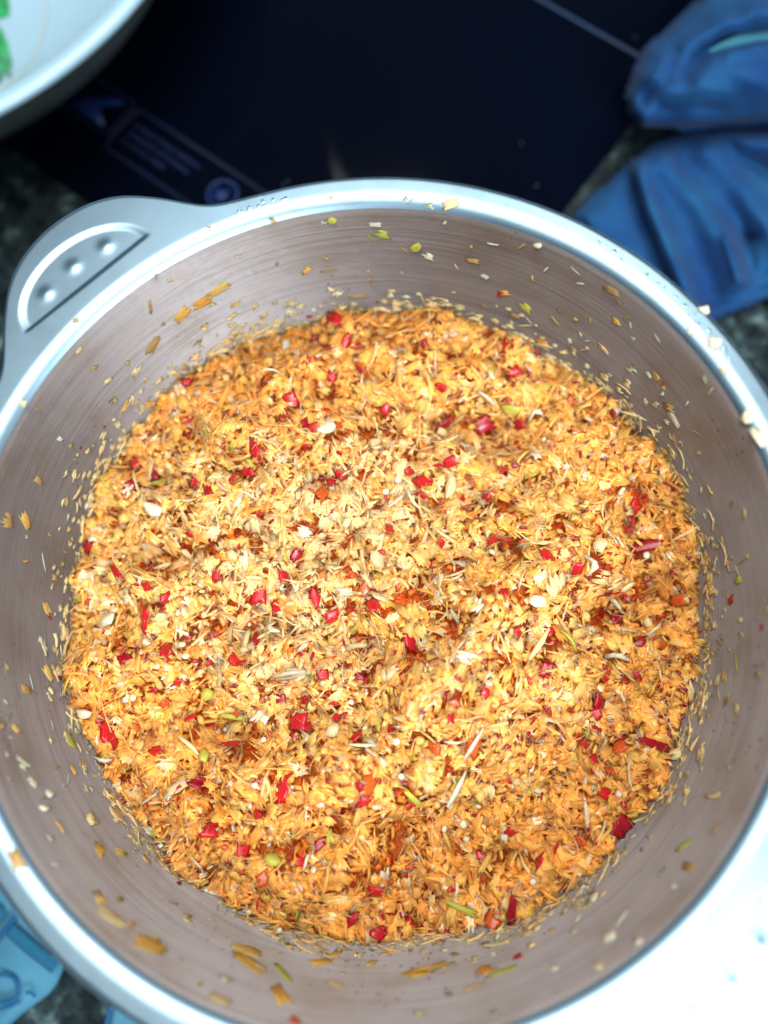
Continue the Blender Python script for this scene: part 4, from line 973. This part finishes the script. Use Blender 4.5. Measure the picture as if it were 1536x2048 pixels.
def towel():
    LOW = [(1148, 428), (1200, 378), (1262, 322), (1300, 285), (1380, 255), (1760, 235), (1760, 540), (1536, 596), (1430, 640), (1385, 668), (1330, 650), (1230, 560)]
    TOP = [(1440, -170), (1392, 0), (1335, 55), (1290, 92), (1264, 140), (1250, 190), (1256, 226), (1285, 254), (1400, 252), (1536, 240), (1760, 232), (1760, -170)]
    xs = np.arange(1140, 1762, 6.); ys = np.arange(-172, 676, 6.)
    X, Y = np.meshgrid(xs, ys, indexing='ij'); P = np.c_[X.ravel(), Y.ravel()]
    sl, st = poly_sd(P, LOW), poly_sd(P, TOP)
    g = lambda pts, w: np.exp(-.5 * (line_d(P, pts) / w) ** 2)
    low = .007 + .004 * smoothstep(0, 40, sl)
    low += .013 * g([(1268, 318), (1300, 415), (1345, 520), (1398, 640)], 15) - .006 * g([(1256, 345), (1280, 430), (1318, 525), (1355, 620)], 11)
    low += .010 * g([(1330, 330), (1400, 400), (1440, 480), (1470, 560)], 26) - .005 * g([(1370, 330), (1440, 420), (1500, 470)], 16)
    low += .008 * g([(1420, 300), (1500, 400), (1560, 480), (1600, 560)], 22) - .006 * g([(1490, 470), (1500, 540)], 10) + .006 * g([(1455, 480), (1480, 560)], 9)
    low += .006 * g([(1420, 635), (1480, 618), (1536, 590), (1760, 540)], 10) - .006 * g([(1400, 600), (1470, 592), (1536, 560), (1760, 510)], 12)
    low += .018 * smoothstep(0, 60, poly_sd(P, [(1385, 248), (1470, 320), (1536, 352), (1760, 420), (1760, 230)]))
    low += .0012 * np.sin(P[:, 0] / 23 + P[:, 1] / 31) * np.sin(P[:, 1] / 19 - P[:, 0] / 41)
    top = .020 + .030 * np.sqrt(np.clip(st, 0, 110) / 110)
    top += -.009 * g([(1372, 150), (1410, 100), (1470, 78), (1536, 70), (1700, 40)], 13) + .007 * g([(1320, 150), (1370, 95), (1440, 45), (1536, 20)], 20)
    top += .006 * g([(1400, 190), (1470, 165), (1560, 150)], 34) - .006 * g([(1290, 200), (1330, 160), (1350, 110)], 12) + .005 * g([(1460, 105), (1536, 88), (1700, 60)], 10)
    top += -.004 * g([(1330, 215), (1420, 215), (1500, 222)], 14) + .0014 * np.sin(P[:, 0] / 17 - P[:, 1] / 29) * np.sin(P[:, 1] / 21)
    H = np.where(st > 0, np.maximum(top, low), low)
    # rounded hem: fall to the stone at the outline
    s = np.maximum(sl, st); H = H * (0.25 + .75 * smoothstep(-2, 20, s)) + .0012
    V = np.array([at(p[0], p[1], h) for p, h in zip(P, H)]); keep = (s > -3)
    T = grid_tris(len(xs), len(ys)); T = T[keep[T].all(1)]
    used = np.unique(T); mp = -np.ones(len(V), int); mp[used] = np.arange(len(used)); V = V[used]; T = mp[T]
    # double the sheet for its thickness
    n = len(V); low_v = V.copy(); low_v[:, 2] = np.maximum(low_v[:, 2] - .0018, .0004)
    e = {}
    for a, b, c in T:
        for q in ((a, b), (b, c), (c, a)): e[q] = 1
    side = []
    for (a, b) in e:
        if (b, a) not in e: side += [(a, b, n + b), (a, n + b, n + a)]
    base = V[:, :].mean(0); base[2] = 0
    VV = np.concatenate([V, low_v]) - base
    fl = T[:, ::-1]
    nz = np.cross(VV[T[0, 1]] - VV[T[0, 0]], VV[T[0, 2]] - VV[T[0, 0]])[2]
    TT = np.concatenate([T if nz > 0 else fl, (fl if nz > 0 else T) + n, side])
    o = link("blue_towel", mesh_np("blue_towel", VV, TT, M_TOWEL, smooth=True)); o.location = base
    b = np.array([at(x, y, .0475) for x, y in [(1418, 106), (1450, 92), (1490, 80), (1540, 72), (1600, 62), (1680, 50)]]) - base
    v, tr = ribbon(b, [.0012, .004, .006, .0075, .008, .008], 0, .0012)
    link("pale_border", mesh_np("pale_border", v, tr, M_BORDER, smooth=True), o)
    tag(o, "crumpled deep blue towel lying on the counter beside the hob", "towel")
towel()

# ------------------------------------------------------------------ light blue printed cloth (lower left)
def printed_cloth():
    base = at(60, 1900, 0)
    t = thing("printed_cloth", (base[0], base[1], 0), "light blue cloth with dark blue scroll print on the counter at the lower left", "cloth")
    def sheet(poly, z0, cen):
        P = np.array(poly, float); c = np.array(cen, float); n = len(P); rings = []
        fs = np.linspace(1, 0.05, 14)
        for f in fs:
            for q in P:
                p = c + (q - c) * f; z = z0 + .0014 * math.sin(p[0] / 21) + .0012 * math.sin(p[1] / 27 + p[0] / 60); z *= .3 + .7 * min(1, (1 - f) * 9)
                rings.append(at(p[0], p[1], z + .0008))
        T = []
        for k in range(len(fs) - 1):
            for i in range(n):
                j = (i + 1) % n; T += [(k * n + i, k * n + j, (k + 1) * n + j), (k * n + i, (k + 1) * n + j, (k + 1) * n + i)]
        V = np.array(rings); m = len(V); lo = V[:n].copy(); lo[:, 2] = .0003
        V = np.concatenate([V, lo])
        for i in range(n):
            j = (i + 1) % n; T += [(i, m + i, m + j), (i, m + j, j)]
        v = V - np.array(t.location)
        return v, np.array(T)
    big = [(-160, 1640), (-20, 1700), (40, 1800), (120, 1880), (132, 1915), (122, 1945), (112, 1968), (98, 1988), (75, 2006), (45, 2028), (20, 2050), (-10, 2090), (-160, 2120)]
    link("cloth_panel", mesh_np("cloth_panel", *sheet(big, .005, (-30, 1925)), M_CLOTH, smooth=True), t)
    small = [(222, 2008), (262, 2000), (330, 2040), (380, 2100), (330, 2160), (200, 2160), (206, 2080)]
    link("cloth_panel", mesh_np("cloth_panel", *sheet(small, .005, (280, 2085)), M_CLOTH, smooth=True), t)
    def stroke(pts, w, m, name, k=24, zz=.0085):
        P = np.array(pts, float); s = np.linspace(0, len(P) - 1, k)
        P = np.c_[np.interp(s, range(len(P)), P[:, 0]), np.interp(s, range(len(P)), P[:, 1])]
        v, T = ribbon(np.array([at(x, y, zz) for x, y in P]) - np.array(t.location), w, 0, .0002)
        link(name, mesh_np(name, v, T, m, smooth=True), t)
    stroke([(-30, 1905), (0, 1872), (18, 1850), (32, 1832)], .0020, M_CLOTH_DARK, "printed_stripe")
    stroke([(20, 1860), (60, 1895), (112, 1935)], .0056, M_CLOTH_TEAL, "printed_stripe")
    stroke([(-40, 1800), (-8, 1826), (4, 1838)], .0060, M_CLOTH_TEAL, "printed_stripe")
    sp = [(8 + r * math.cos(a), 1978 + r * math.sin(a)) for a, r in [(-2.0 + q * .30, 30 - .2 * q) for q in range(15)]]
    stroke(sp, .0016, M_CLOTH_DARK, "printed_scroll", 40)
    sp = [(58 + r * math.cos(a), 1996 + r * math.sin(a)) for a, r in [(-2.2 + q * .3, 12.) for q in range(8)]]
    stroke(sp, .0012, M_CLOTH_DARK, "printed_scroll", 24)
    stroke([(-10, 2020), (20, 2012), (40, 2002)], .0011, M_CLOTH_DARK, "printed_scroll", 12)
    stroke([(222, 2012), (214, 2040), (207, 2080)], .0016, M_CLOTH_DARK, "printed_stripe", 12)
printed_cloth()
